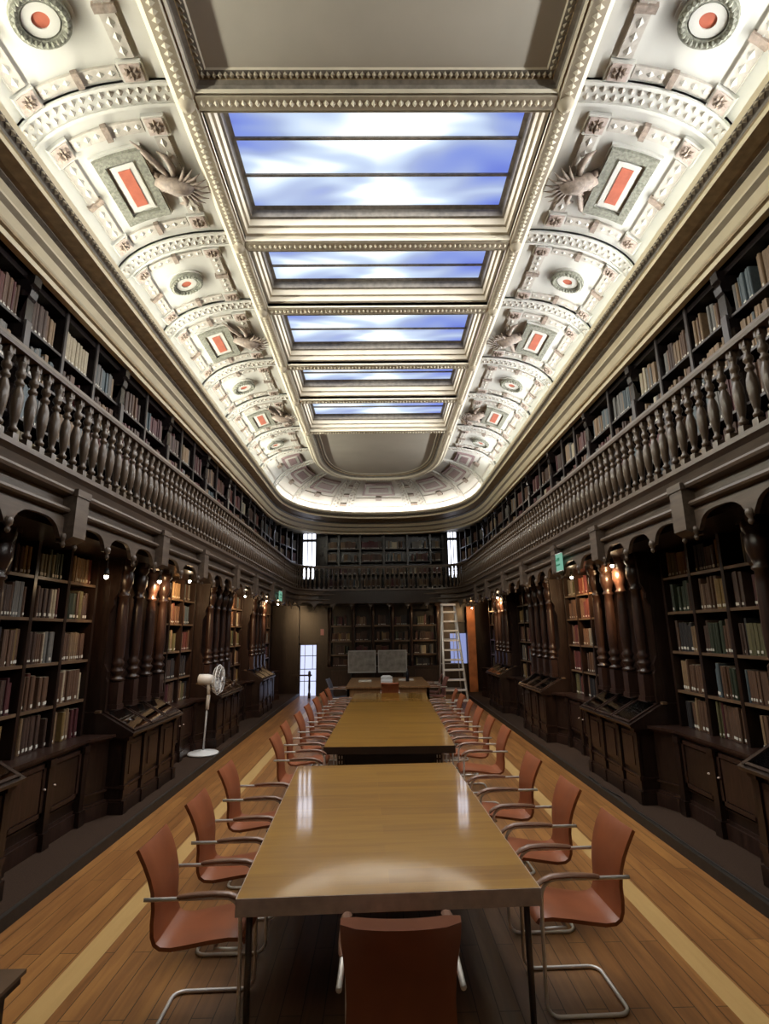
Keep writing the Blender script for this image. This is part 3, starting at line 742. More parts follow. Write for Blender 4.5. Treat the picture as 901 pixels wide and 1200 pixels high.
def bay(sx, i):
    y0, y1 = EDGE[i], EDGE[i+1]; nm = {1: 'first', 3: 'second', 5: 'third', 7: 'fourth'}[i]
    root = thing('bookcase', 'tall dark bookcase with base cabinets, %s under the gallery on the %s side' % (nm, SIDE[sx]), 'bookcase', (sx*3.1, (y0+y1)/2, .08), 'bookcases under the gallery')
    X = lambda d: sx*d
    # base cabinet with chamfered ends
    pl = [(3.40, y0), (2.74, y0), (2.86, y0+.28), (2.86, y1-.28), (2.74, y1), (3.40, y1)]
    fz = lambda a, c, t: (sx*a, c, t)
    b = MB(); b.prism(pl, fz, .08, .77, 'wood_dark')
    pm = [(3.40, y0), (2.70, y0), (2.825, y0+.285), (2.825, y1-.285), (2.70, y1), (3.40, y1)]
    b.prism(pm, fz, .08, .20, 'wood_panel'); 
    pm2 = [(3.40, y0), (2.72, y0), (2.845, y0+.28), (2.845, y1-.28), (2.72, y1), (3.40, y1)]
    b.prism(pm2, fz, .20, .225, 'wood_panel'); b.prism(pm2, fz, .30, .315, 'wood_panel')
    part('base_cabinet', b, root)
    b = MB(); b.prism(pm, fz, .77, .80, 'wood_panel')
    pm3 = [(3.40, y0), (2.67, y0), (2.80, y0+.29), (2.80, y1-.29), (2.67, y1), (3.40, y1)]
    b.prism(pm3, fz, .795, .822, 'wood_panel'); part('counter', b, root)
    ya, yb = y0+.30, y1-.30; w = (yb-ya)/2
    for k in range(2):
        c0, c1 = ya+w*k+.05, ya+w*(k+1)-.05
        d = MB()
        d.box(X(2.835), X(2.862), c0, c1, .34, .75, 'wood_panel')
        d.box(X(2.826), X(2.84), c0+.045, c1-.045, .385, .705, 'wood_dark' if (k+i//2) % 2 else 'wood_panel')
        d.box(X(2.818), X(2.836), c0, c0+.035, .34, .75, 'wood_panel'); d.box(X(2.818), X(2.836), c1-.035, c1, .34, .75, 'wood_panel')
        d.box(X(2.818), X(2.836), c0, c1, .34, .375, 'wood_panel'); d.box(X(2.818), X(2.836), c0, c1, .715, .75, 'wood_panel')
        dd_ = part('door', d, root)
        kb = MB(); kb.lathe((X(2.806), c0+.02 if k else c1-.02, .55), [(.004, -.012), (.010, -.006), (.010, .006), (.004, .012)], 'edge_band', 8, 'x'); part('knob', kb, dd_)
    for yy in (ya, (ya+yb)/2, yb):
        p = MB(); p.box(X(2.80), X(2.87), yy-.038, yy+.038, .08, .77, 'wood_dark'); p.box(X(2.785), X(2.87), yy-.048, yy+.048, .08, .21, 'wood_dark'); p.box(X(2.79), X(2.87), yy-.045, yy+.045, .71, .77, 'wood_dark')
        part('pilaster', p, root)
    b = MB(); b.box(X(3.30), X(3.41), y0, y1, .822, 2.6, 'wood_dark'); part('back_panel', b, root)
    ncol = 3; cw = (y1-y0-.16)/ncol
    ups = [y0+.08+cw*k for k in range(ncol+1)]
    for k, yy in enumerate(ups):
        b = MB(); b.box(X(3.0), X(3.30), yy-.016, yy+.016, .822, 2.60, 'wood_dark'); b.box(X(2.985), X(3.0), yy-.02, yy+.02, .822, 2.60, 'wood_dark')
        part('upright', b, root)
    for k, z in enumerate(SHZ):
        b = MB()
        for c in range(ncol): b.box(X(3.0), X(3.30), ups[c]+.016, ups[c+1]-.016, z-.022, z, 'wood_dark'); b.box(X(2.99), X(3.0), ups[c]+.02, ups[c+1]-.02, z-.026, z, 'shelf_edge_lit')
        if k: part('shelf', b, root)
    b = MB(); b.box(X(2.97), X(3.32), y0, y1, 2.60, 2.66, 'wood_dark'); part('top_rail', b, root)
    for k, z in enumerate(SHZ):
        for c in range(ncol):
            fill(nm, sx, ups[c]+.018, ups[c+1]-.018, z, 3.0, (.315 if k < 4 else .28), ('lower', i, k, c))
for sx in (-1, 1):
    for i in (1, 3, 5, 7): bay(sx, i)

COLP = [(.040, 0), (.040, .26), (.030, .27), (.042, .285), (.042, .30), (.026, .315), (.030, .34), (.040, .37), (.040, .385), (.026, .41), (.032, .43), (.038, .46), (.026, .49), (.030, .53), (.034, .70), (.030, 1.05), (.026, 1.14), (.036, 1.155), (.036, 1.17), (.026, 1.19), (.034, 1.24), (.046, 1.30), (.046, 1.40), (.036, 1.42), (.05, 1.46), (.05, 1.53)]
def case(sx, i):
    y0, y1 = EDGE[i], EDGE[i+1]; k = {0: 'first', 2: 'second', 4: 'third', 6: 'fourth'}[i]
    root = thing('display_cabinet', 'dark wooden display cabinet with sloping glazed lid and columns, %s on the %s side' % (k, SIDE[sx]), 'display cabinet', (sx*2.8, (y0+y1)/2, .08), 'display cabinets under the gallery')
    X = lambda d: sx*d
    ya, yb = y0+.02, y1-.02
    b = MB(); b.box(X(2.60), X(3.40), ya, yb, .08, .80, 'wood_dark')
    b.box(X(2.565), X(3.40), ya-.015, yb+.015, .08, .19, 'wood_dark'); b.box(X(2.575), X(3.40), ya-.01, yb+.01, .19, .215, 'wood_panel')
    b.box(X(2.58), X(3.40), ya-.008, yb+.008, .31, .33, 'wood_panel')
    part('body', b, root)
    w = (yb-ya)/3
    for q in range(4):
        yy = ya+w*q; yy = min(max(yy, ya+.035), yb-.035)
        p = MB(); p.box(X(2.57), X(2.61), yy-.035, yy+.035, .08, .80, 'wood_dark'); p.box(X(2.55), X(2.61), yy-.045, yy+.045, .08, .20, 'wood_dark')
        p.box(X(2.56), X(2.61), yy-.04, yy+.04, .30, .34, 'wood_panel'); p.box(X(2.55), X(2.61), yy-.045, yy+.045, .755, .80, 'wood_panel')
        part('pilaster', p, root)
    for q in range(3):
        p = MB(); c0, c1 = ya+w*q+.075, ya+w*(q+1)-.075
        p.box(X(2.585), X(2.60), c0, c1, .38, .74, 'wood_panel'); p.box(X(2.575), X(2.59), c0+.03, c1-.03, .42, .70, 'wood_panel'); p.box(X(2.587), X(2.60), c0, c1, .22, .30, 'wood_panel')
        part('door', p, root)
    # sloping lid
    b = MB(); fz = lambda a, c, t: (sx*a, t, c)
    b.prism([(2.60, .78), (2.51, .80), (2.50, .825), (2.86, 1.025), (2.90, 1.03), (2.90, .78)], fz, ya-.03, yb+.03, 'wood_dark')
    b.box(X(2.86), X(3.40), ya-.02, yb+.02, .80, 1.03, 'wood_dark')
    b.box(X(2.855), X(2.91), ya-.04, yb+.04, 1.02, 1.045, 'shelf_edge_lit')
    part('lid', b, root)
    sl = Vector((sx*.36, 0, .20)); sl_n = Vector((-sx*.20, 0, .36)).normalized(); sd = sl.normalized()
    for q in range(3):
        c = Vector((X(2.68), ya+w*(q+.5), .925))
        f = MB(); hw = w/2-.01; hl = .185
        for a_, b_ in ((-1, 0), (1, 0)): f.obox(c+Vector((0, a_*(hw-.016), 0))+sl_n*.010, sd*hl, Vector((0, .012, 0)), sl_n*.007, 'wood_panel')
        for a_ in (-1, 1): f.obox(c+sd*(a_*(hl-.016))+sl_n*.010, sd*.012, Vector((0, hw-.03, 0)), sl_n*.007, 'wood_panel')
        fo = part('glazed_frame', f, root)
        g = MB(); g.obox(c+sl_n*.012, sd*(hl-.03), Vector((0, hw-.03, 0)), sl_n*.0015, 'glass'); part('glass', g, fo)
        t = MB(); cc = c+sl_n*.0045
        tw = rnd.uniform(.12, .15); tl = rnd.uniform(.12, .15); off = rnd.uniform(-.02, .02)
        t.obox(cc+Vector((0, off, 0)), sd*tl, Vector((0, tw, 0)), sl_n*.0025, 'sheet')
        t.obox(cc+Vector((0, off-tw*.45, 0))+sl_n*.003+sd*.01, sd*tl*.7, Vector((0, tw*.32, 0)), sl_n*.001, 'paper' if rnd.random() < .55 else 'board')
        t.obox(cc+Vector((0, off+tw*.45, 0))+sl_n*.003-sd*.02, sd*tl*.5, Vector((0, tw*.3, 0)), sl_n*.001, 'paper' if rnd.random() < .4 else 'black')
        o = t.build('document', None, tuple(cc)); o.location = cc
        tag(o, 'printed sheets under glass, %s pane from the %s end of the %s %s-side cabinet' % (ORD[q], 'near', k, SIDE[sx]), 'document', 'documents shown in the display cabinets')
    # upper works: side panels, columns, back
    for yy in (ya+.025, yb-.025):
        p = MB(); p.box(X(2.90), X(3.40), yy-.025, yy+.025, 1.03, 2.6, 'wood_dark')
        p.prism([(2.95, 1.03), (2.83, 1.03), (2.83, 1.32), (2.85, 1.36), (2.84, 1.42), (2.88, 1.5), (2.88, 2.02), (2.84, 2.10), (2.85, 2.16), (2.80, 2.26), (2.78, 2.6), (2.95, 2.6)], fz, yy-.022, yy+.022, 'wood_dark')
        part('side_panel', p, root)
    p = MB(); p.box(X(3.05), X(3.10), ya, yb, 1.03, 2.6, 'wood_dark')
    for q in range(3): p.box(X(3.035), X(3.052), ya+w*q+.06, ya+w*(q+1)-.06, 1.15, 2.45, 'wood_panel')
    part('back_panel', p, root)
    for q in range(4):
        yy = ya+.13+(yb-ya-.26)*q/3
        p = MB(); p.box(X(2.735), X(2.865), yy-.07, yy+.07, 1.045, 1.09, 'wood_panel'); p.box(X(2.745), X(2.855), yy-.06, yy+.06, 1.09, 1.31, 'wood_panel')
        p.lathe((X(2.80), yy, 1.045), [(r_*1.75, z_) for r_, z_ in COLP[2:]], 'wood_panel', 12)
        p.box(X(2.72), X(2.88), yy-.085, yy+.085, 2.55, 2.60, 'wood_panel')
        part('column', p, root)
for sx in (-1, 1):
    for i in (0, 2, 4, 6): case(sx, i)

# upper bookcases
FAM = FAM_U
UZ = [3.17, 3.57, 3.97, 4.37]
def upper(sx, i):
    y0, y1 = EDGE[i], EDGE[i+1]; ncol = 2 if i % 2 == 0 else 3
    root = thing('gallery_bookcase', 'dark gallery bookcase of %s columns, %s from the near end on the %s side' % ({2: 'two', 3: 'three'}[ncol], ORD[i], SIDE[sx]), 'bookcase', (sx*3.2, (y0+y1)/2, 2.97), 'bookcases on the gallery')
    X = lambda d: sx*d
    b = MB(); b.box(X(3.30), X(3.41), y0, y1, 2.96, 4.93, 'wood_upper'); part('back_panel', b, root)
    ys = [lerp(y0, y1, k/ncol) for k in range(ncol+1)]
    for k in range(1, ncol):
        b = MB(); b.box(X(3.0), X(3.30), ys[k]-.014, ys[k]+.014, 2.96, 4.90, 'wood_upper'); b.box(X(2.985), X(3.0), ys[k]-.019, ys[k]+.019, 2.96, 4.90, 'upper_edge_lit'); part('upright', b, root)
    for z in UZ:
        b = MB()
        for k in range(ncol): b.box(X(3.0), X(3.30), ys[k]+.014, ys[k+1]-.014, z-.022, z, 'wood_upper'); b.box(X(2.993), X(3.0), ys[k]+.02, ys[k+1]-.02, z-.022, z, 'upper_edge_lit')
        part('shelf', b, root)
    for k, z in enumerate(UZ):
        for c in range(ncol): fill('', sx, ys[c]+(.05 if c == 0 else .016), ys[c+1]-(.05 if c == ncol-1 else .016), z, 3.0, .33, ('upper', i, k, c), dens=.9)
    b = MB(); yy = y1
    b.box(X(2.965), X(3.30), yy-.045, yy+.045, 2.96, 4.60, 'wood_upper'); b.box(X(2.952), X(2.967), yy-.034, yy+.034, 3.05, 4.38, 'upper_edge_lit')
    b.prism([(3.0, 4.45), (2.955, 4.45), (2.945, 4.50), (2.93, 4.55), (2.90, 4.60), (2.89, 4.66), (2.91, 4.70), (2.88, 4.72), (2.875, 4.80), (3.3, 4.80), (3.3, 4.45)], lambda a, c, t: (sx*(a+.05), t, c), yy-.045, yy+.045, 'wood_upper')
    part('pilaster', b, root)
    b = MB(); b.box(X(3.0), X(3.30), y0, y1, 4.76, 4.93, 'wood_upper'); part('frieze', b, root)
for sx in (-1, 1):
    for i in range(8): upper(sx, i)
# end gallery bookcase
root = thing('gallery_bookcase', 'dark gallery bookcase on the end wall between the two tall windows', 'bookcase', (.15, 16.75, 2.97), 'bookcases on the gallery')
EX = [-1.66, -1.28, -.60, .15, .90, 1.62, 2.02]
b = MB(); b.box(-1.7, 2.06, 16.92, 17.0, 2.96, 4.93, 'wood_upper'); part('back_panel', b, root)
for x in EX: b = MB(); b.box(x-.03, x+.03, 16.58, 16.92, 2.96, 4.9, 'wood_upper'); part('upright', b, root)
for z in UZ:
    b = MB()
    for a, c in zip(EX, EX[1:]): b.box(a+.03, c-.03, 16.62, 16.92, z-.022, z, 'wood_upper')
    part('shelf', b, root)
    for c, (a, e) in enumerate(zip(EX, EX[1:])): fill('', 0, a+.035, e-.035, z, 16.62, .27, ('endup', 0, UZ.index(z), c), axis='x', dens=.86)
# corner gallery bookcases turning towards the windows
for sx in (-1, 1):
    A0, A1 = Vector((sx*2.99, 14.85, 0)), Vector((sx*2.60, 16.72, 0))
    tv = (A1-A0).normalized(); nv = Vector((sx*tv.y*sx, -tv.x, 0)) if sx > 0 else Vector((-tv.y, tv.x, 0))
    if nv.x*sx < 0: nv = -nv
    Lc = (A1-A0).length
    root = thing('gallery_bookcase', 'dark corner gallery bookcase beside the tall window on the %s side' % SIDE[sx], 'bookcase', (A0.x, A0.y, 2.97), 'bookcases on the gallery')
    P3 = lambda a, d, z, A0=A0, tv=tv, nv=nv: (A0.x+tv.x*a+nv.x*d, A0.y+tv.y*a+nv.y*d, z)
    def abox(mb, a0, a1, d0, d1, z0, z1, mat): mb.prism([(a0, d0), (a1, d0), (a1, d1), (a0, d1)], P3, z0, z1, mat)
    b = MB(); abox(b, 0, Lc, .30, .36, 2.96, 4.93, 'wood_upper'); part('back_panel', b, root)
    nb = 4
    for k in range(nb+1): b = MB(); abox(b, Lc*k/nb-.014, Lc*k/nb+.014, 0, .3, 2.96, 4.9, 'wood_upper'); abox(b, Lc*k/nb-.02, Lc*k/nb+.02, -.012, 0, 2.96, 4.9, 'upper_edge_lit'); part('upright', b, root)
    for k, z in enumerate(UZ):
        b = MB(); abox(b, .02, Lc-.02, .0, .3, z-.022, z, 'wood_upper'); part('shelf', b, root)
        for c in range(nb): fill('', sx, Lc*c/nb+.02, Lc*(c+1)/nb-.02, z, .01, .31, ('uppercorner', 0, k, c), axis=P3, dens=.9)

# ------------------------------------------------------------------ end wall, lower level
FAM = FAM_L
root = thing('bookcase', 'wide bookcase on the end wall with five bays and small columns', 'bookcase', (.1, 16.2, 0), 'bookcases under the gallery')
BX = [-1.50, -.80, -.22, .36, .92, 1.70]
b = MB(); b.box(-1.55, 1.75, 16.35, 16.45, 0, 2.6, 'wood_dark'); part('back_panel', b, root)
b = MB(); b.box(-1.55, 1.75, 15.95, 16.35, 0, .80, 'wood_dark'); b.box(-1.57, 1.77, 15.92, 16.35, .78, .82, 'wood_panel')
for a, c in zip(BX, BX[1:]): b.box(a+.08, c-.08, 15.935, 15.95, .12, .72, 'wood_panel')
part('base_cabinet', b, root)
for x in BX:
    b = MB(); b.box(x-.05, x+.05, 16.05, 16.35, .82, 2.6, 'wood_dark'); b.lathe((x, 16.02, .82), [(.045, 0), (.045, .2), (.03, .22), (.042, .26), (.03, .3), (.036, .5), (.032, 1.2), (.045, 1.25), (.05, 1.5), (.05, 1.7)], 'wood_panel', 8)
    part('column', b, root)
for k, z in enumerate((1.16, 1.55, 1.99)):
    b = MB()
    for a, c in zip(BX, BX[1:]): b.box(a+.05, c-.05, 16.08, 16.35, z-.035, z, 'wood_dark'); b.box(a+.05, c-.05, 16.065, 16.08, z-.04, z+.002, 'shelf_edge_lit')
    part('shelf', b, root)
    for c, (a, e) in enumerate(zip(BX, BX[1:])): fill('', 0, a+.07, e-.07, z, 16.08, .28 if k < 2 else .32, ('end', 0, k, c), axis='x', dens=.75)
for x in (-1.5, -.9, -.3, .3, .9, 1.5):
    pass
fill('', 0, -1.4, -.85, .825, 16.1, .25, ('end', 0, 3, 0), axis='x'); fill('', 0, 1.0, 1.6, .825, 16.1, .25, ('end', 0, 3, 4), axis='x')
# wall pieces either side of the end bookcase
b = MB(); b.box(-1.85, -1.55, 16.05, 16.5, 0, 2.6, 'wood_dark'); b.box(1.75, 2.05, 16.05, 16.5, 0, 2.6, 'wood_dark'); b.box(-3.42, -2.42, 16.2, 16.5, 0, 2.6, 'wood_dark'); b.box(2.62, 3.42, 16.2, 16.5, 0, 2.6, 'wood_dark')
b.box(-2.42, -1.85, 16.3, 16.5, 1.5, 2.6, 'wood_dark'); b.box(2.05, 2.62, 16.3, 16.5, 2.05, 2.6, 'wood_dark')
for sx in (-1, 1): b.box(sx*2.52, sx*3.42, 16.9, 17.1, 2.96, 5.0, 'wood_upper')
b.box(-1.98, -1.70, 16.7, 17.1, 2.96, 5.0, 'wood_upper'); b.box(2.06, 2.20, 16.7, 17.1, 2.96, 5.0, 'wood_upper'); b.box(-2.52, -1.98, 16.95, 17.1, 2.96, 3.45, 'wood_upper'); b.box(2.2, 2.52, 16.95, 17.1, 2.96, 3.45, 'wood_upper')
struct(b.build('wall_end'), 'dark panelled end wall round the doorway and windows')
# door with daylight
d = thing('door_1', '', '', (-2.13, 16.3, 0)); del d['label']; del d['category']; struct(d)
b = MB()
b.box(-2.42, -2.37, 16.25, 16.36, 0, 1.5, 'wood_dark'); b.box(-1.90, -1.85, 16.25, 16.36, 0, 1.5, 'wood_dark'); b.box(-2.42, -1.85, 16.25, 16.36, 1.44, 1.52, 'wood_dark')
part('door_frame', b, d)
b = MB(); b.box(-2.37, -1.90, 16.33, 16.35, .0, 1.44, 'daylight_door'); part('door_pane', b, d)
b = MB()
for z in (.40, .74, 1.12): b.box(-2.37, -1.90, 16.30, 16.33, z, z+.018, 'wood_dark')
b.box(-2.25, -2.235, 16.30, 16.33, .0, 1.44, 'grey_plastic'); b.box(-2.02, -2.005, 16.30, 16.33, .75, 1.44, 'grey_plastic')
part('glazing_bar', b, d)
# newel rail in front of the door
r = thing('stair_railing', 'dark wooden railing post in front of the bright doorway', 'railing', (-2.05, 15.7, 0))
b = MB(); b.lathe((-2.02, 15.7, .0), [(.04, 0), (.04, .12), (.025, .16), (.032, .3), (.024, .55), (.04, .62), (.04, .70), (.02, .74)], 'wood_dark', 8); part('post', b, r)
b = MB(); b.box(-2.55, -1.95, 15.68, 15.72, .60, .64, 'wood_dark'); part('handrail', b, r)
# blue-lit window behind the ladder
d = thing('window_6', '', '', (2.33, 16.3, 0)); del d['label']; del d['category']; struct(d)
b = MB(); b.box(2.05, 2.09, 16.25, 16.4, 0, 2.1, 'wood_dark'); b.box(2.58, 2.62, 16.25, 16.4, 0, 2.1, 'wood_dark'); b.box(2.05, 2.62, 16.25, 16.4, 2.05, 2.10, 'wood_dark'); b.box(2.05, 2.62, 16.25, 16.4, 0, .85, 'wood_dark'); part('window_frame', b, d)
b = MB(); b.box(2.09, 2.58, 16.36, 16.38, .85, 1.72, 'daylight_blue'); part('window_pane', b, d)
b = MB(); b.box(2.09, 2.58, 16.355, 16.375, 1.72, 2.05, 'black'); part('window_blind', b, d)
b = MB(); b.box(2.2, 2.215, 16.34, 16.36, .85, 1.72, 'grey_plastic'); b.box(2.09, 2.36, 16.34, 16.36, 1.25, 1.265, 'grey_plastic'); part('glazing_bar', b, d)
# tall gallery windows
for n_, (xa, xb) in ((7, (-2.44, -2.04)), (8, (2.22, 2.50))):
    d = thing('window_%d' % n_, '', '', ((xa+xb)/2, 17.0, 3.45)); del d['label']; del d['category']; struct(d)
    b = MB()
    b.box(xa-.06, xa, 16.86, 17.0, 3.40, 5.0, 'wood_upper'); b.box(xb, xb+.06, 16.86, 17.0, 3.40, 5.0, 'wood_upper'); b.box(xa, xb, 16.86, 17.0, 3.40, 3.46, 'wood_upper'); b.box(xa, xb, 16.86, 17.0, 4.66, 4.74, 'wood_upper')
    part('window_frame', b, d)
    b = MB(); b.box(xa, xb, 16.97, 16.99, 3.46, 5.0, 'daylight'); part('window_pane', b, d)
    b = MB()
    for t in (.33, .67): b.box(lerp(xa, xb, t)-.014, lerp(xa, xb, t)+.014, 16.94, 16.97, 3.46, 5.0, 'grey_plastic')
    part('glazing_bar', b, d)
o = MB()
o.box(2.56, 2.80, 15.90, 16.0, .08, 2.5, 'wood_lamplit'); o.box(2.59, 2.77, 15.89, 15.90, 1.0, 2.4, 'wood_lamplit'); o.box(2.59, 2.77, 15.89, 15.90, .2, .9, 'wood_lamplit')
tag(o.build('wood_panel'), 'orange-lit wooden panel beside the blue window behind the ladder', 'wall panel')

# ------------------------------------------------------------------ books
import_cam = dict(F=620., P=math.atan(141/620.), YAW=radians(.75), ROLL=radians(.8), H=1.78, CX=-.03)
def pix(X, Y, Z):
    c = import_cam; X -= c['CX']; x = X*cos(c['YAW'])-Y*sin(c['YAW']); y = X*sin(c['YAW'])+Y*cos(c['YAW']); z = Z-c['H']
    zc = y*cos(c['P'])+z*sin(c['P'])
    if zc < .1: return None
    yc = -y*sin(c['P'])+z*cos(c['P']); u, v = x/zc, yc/zc; a, b = cos(c['ROLL']), sin(c['ROLL'])
    return 450.5+c['F']*(u*a-v*b), 600-c['F']*(u*b+v*a)
def shown(k):
    """rough on-screen size of a book's spine, 0 when something stands before it"""
    if k['axis'] != 'y': return 0
    X = k['sx']*k['d']; lev, i = k['tag'][0], k['tag'][1]
    z0, z1 = k['z'], k['z']+k['h']
    if lev == 'lower':
        near = EDGE[i]
        if k['y0'] < near*3.02/2.70+.02: return 0
        if i == 1 and k['sx'] > 0 and k['tag'][2] == 0 and k['y0'] < 4.9: return 0
    elif lev == 'upper':
        zmin = 1.78+(3.70-1.78)*k['d']/2.38; zmax = 1.78+(4.80-1.78)*k['d']/2.9
        z0 = max(z0, zmin); z1 = min(z1, zmax)
        if z1-z0 < .1: return 0
        if k['y0'] < EDGE[i]*3.02/2.97+.06: return 0
    else: return 0
    a, b = pix(X, k['y0'], z0), pix(X, k['y1'], z1)
    if not a or not b: return 0
    for p in (a, b):
        if not (3 < p[0] < 898 and 3 < p[1] < 1197): return 0
    return abs(b[0]-a[0])*abs(b[1]-a[1])
for k in BOOKS: k['score'] = shown(k)
order = sorted(BOOKS, key=lambda k: -k['score'])
solo = set(id(k) for k in order[:300] if k['score'] > 0)
# numbering along the shelf among the individually built ones
from collections import defaultdict
rows = defaultdict(list)
for k in BOOKS:
    if id(k) in solo: rows[(k['sx'],)+k['tag'][:3]].append(k)
def spine_box(k):
    t0, t1 = k['y0'], k['y1']
    if callable(k['axis']): f = k['axis']
    elif k['axis'] == 'y': f = lambda a, d, z: (k['sx']*d, a, z)
    else: f = lambda a, d, z: (a, d, z)
    return f, t0, t1
def book_geo(mb, k, cover, pages, simple=False):
    f, t0, t1 = spine_box(k); d0, d1 = k['d'], k['d']+k['depth']; z0, z1 = k['z'], k['z']+k['h']; le = k['lean']*k['h']*.0
    w = t1-t0
    # rounded spine
    prof = [(t0, d0+.010), (t0+w*.22, d0+.002), (t0+w*.5, d0), (t1-w*.22, d0+.002), (t1, d0+.010), (t1, d1), (t0, d1)] if not simple else [(t0, d0+.006), (t0+w*.5, d0), (t1, d0+.006), (t1, d1), (t0, d1)]
    mb.prism(prof, lambda a, d, z: f(a, d, z), z0, z1, cover)
    return f, t0, t1, d0, d1, z0, z1
lev_name = {'lower': 'first second third fourth fifth'.split(), 'upper': 'first second third fourth'.split()}
for key, lst in rows.items():
    lst.sort(key=lambda k: k['y0'])
    sx, lev, i, sh = key
    for n, k in enumerate(lst):
        cen = (sx*(k['d']+k['depth']/2), (k['y0']+k['y1'])/2, k['z'])
        r = thing('book', '', 'book', cen, None)
        if lev == 'lower':
            r['label'] = '%s book, %s from the near end, %s shelf up, %s %s-side bookcase below' % (k['col'], ORD[n], ORD[sh], {1: 'first', 3: 'second', 5: 'third', 7: 'fourth'}[i], SIDE[sx])
            r['group'] = 'books in the lower bookcases'
        else:
            r['label'] = '%s book, %s from the near end, %s shelf, %s %s-side gallery bookcase' % (k['col'], ORD[n], 'top' if sh == 3 else 'next-to-top', ORD[i], SIDE[sx])
            r['group'] = 'books in the gallery bookcases'
        mb = MB(); f, t0, t1, d0, d1, z0, z1 = book_geo(mb, k, 'book_'+k['col'], 'pages')
        part('cover', mb, r)
        mb = MB(); mb.box(*sorted((sx*(d0+.012), sx*(d1-.004))), t0+.004, t1-.004, z1-.004, z1+.0012, 'pages'); part('page_block', mb, r)
        if k['lab'] and (t1-t0) > .02:
            mb = MB(); w = t1-t0; mb.box(sx*(d0-.0015), sx*(d0+.004), t0+w*.2, t1-w*.2, z0+.018, z0+.018+min(.026, w*.8), 'label'); part('spine_label', mb, r)
mb = MB(); tints = []
def add_mass(k):
    n0 = len(mb.f); book_geo(mb, k, 'book_mass', 'book_mass', True); c = BOOKC[k['col']]; v = rnd.uniform(.8, 1.2)
    tints.extend([(c[0]*v, c[1]*v, c[2]*v)]*(len(mb.f)-n0))
    if k['lab']:
        f, t0, t1 = spine_box(k); d0 = k['d']; w = t1-t0; n0 = len(mb.f)
        z0 = k['z']+.018; p = [f(t0+w*.2, d0-.002, z0), f(t1-w*.2, d0-.002, z0), f(t1-w*.2, d0-.002, z0+.022), f(t0+w*.2, d0-.002, z0+.022)]
        mb.add(p, [(0, 1, 2, 3)], 'book_mass'); tints.append((.6, .58, .52))
for k in BOOKS:
    if id(k) not in solo: add_mass(k)
o = mb.build('books'); ca = o.data.attributes.new('tint', 'FLOAT_COLOR', 'CORNER')
buf = []
for p, c in zip(o.data.polygons, tints): buf.extend([c[0], c[1], c[2], 1.]*len(p.vertices))
ca.data.foreach_set('color', buf)
o['kind'] = 'stuff'; o['label'] = 'remaining rows of old books filling the farther shelves'; o['category'] = 'books'

# ------------------------------------------------------------------ conference tables
TZ = .62
def conf_table(c, W, Lg, rot, label, npanel, band='edge_band'):
    r = thing('conference_table', label, 'table', (c[0], c[1], 0), 'long conference tables'); r.rotation_euler.z = rot
    b = MB(); b.box(-W/2, W/2, -Lg/2, Lg/2, TZ-.02, TZ, 'table'); b.build('tabletop', r)
    b = MB(); h = .074; t = .016
    b.box(-W/2-.004, W/2+.004, -Lg/2-.004, -Lg/2+t, TZ-h, TZ-.001, band); b.box(-W/2-.004, W/2+.004, Lg/2-t, Lg/2+.004, TZ-h, TZ-.001, band)
    b.box(-W/2-.004, -W/2+t, -Lg/2+t, Lg/2-t, TZ-h, TZ-.001, band); b.box(W/2-t, W/2+.004, -Lg/2+t, Lg/2-t, TZ-h, TZ-.001, band)
    b.build('edge_band', r)
    b = MB(); b.box(-W/2+t, W/2-t, -Lg/2+t, Lg/2-t, TZ-.05, TZ-.02, 'black'); b.build('underframe', r)
    if not npanel:
        for sx in (-1, 1):
            for sy in (-1, 1):
                b = MB(); x, y = sx*(W/2-.05), sy*(Lg/2-.06)
                b.tube([(x, y, .012), (x, y, TZ-.05)], .015, 'dark_steel', 8); b.lathe((x, y, 0), [(.022, 0), (.022, .012)], 'black', 8); b.build('leg', r)
    for k in range(npanel):
        y = lerp(-Lg/2+.30, Lg/2-.30, k/(npanel-1))
        b = MB()
        b.box(-W/2+.16, W/2-.16, y-.02, y+.02, .10, TZ-.05, 'black')
        for sx in (-1, 1):
            b.box(sx*(W/2-.20), sx*(W/2-.12), y-.05, y+.05, .03, TZ-.05, 'black')
            b.box(sx*(W/2-.24), sx*(W/2-.08), y-.17, y+.17, 0, .03, 'black')
            for q in range(3):
                for p in range(2): b.box(sx*(W/2-.175+.03*p), sx*(W/2-.165+.03*p), y-.056, y-.05, .40+.05*q, .43+.05*q, 'steel')  # bright tabs stand in for small reflections on the leg corners
        b.build('leg', r)
    return r
T1 = ((-.035, 3.95), 1.385, 2.42, radians(2.0)); T2 = ((.115, 8.40), 1.37, 4.95, radians(-1.2))
conf_table(*T1, 'glossy oak conference table with grey edge, the shorter front one of the two', 0)
conf_table(*T2, 'glossy oak conference table with dark edge, the longer one behind the front table', 4, 'edge_dark')

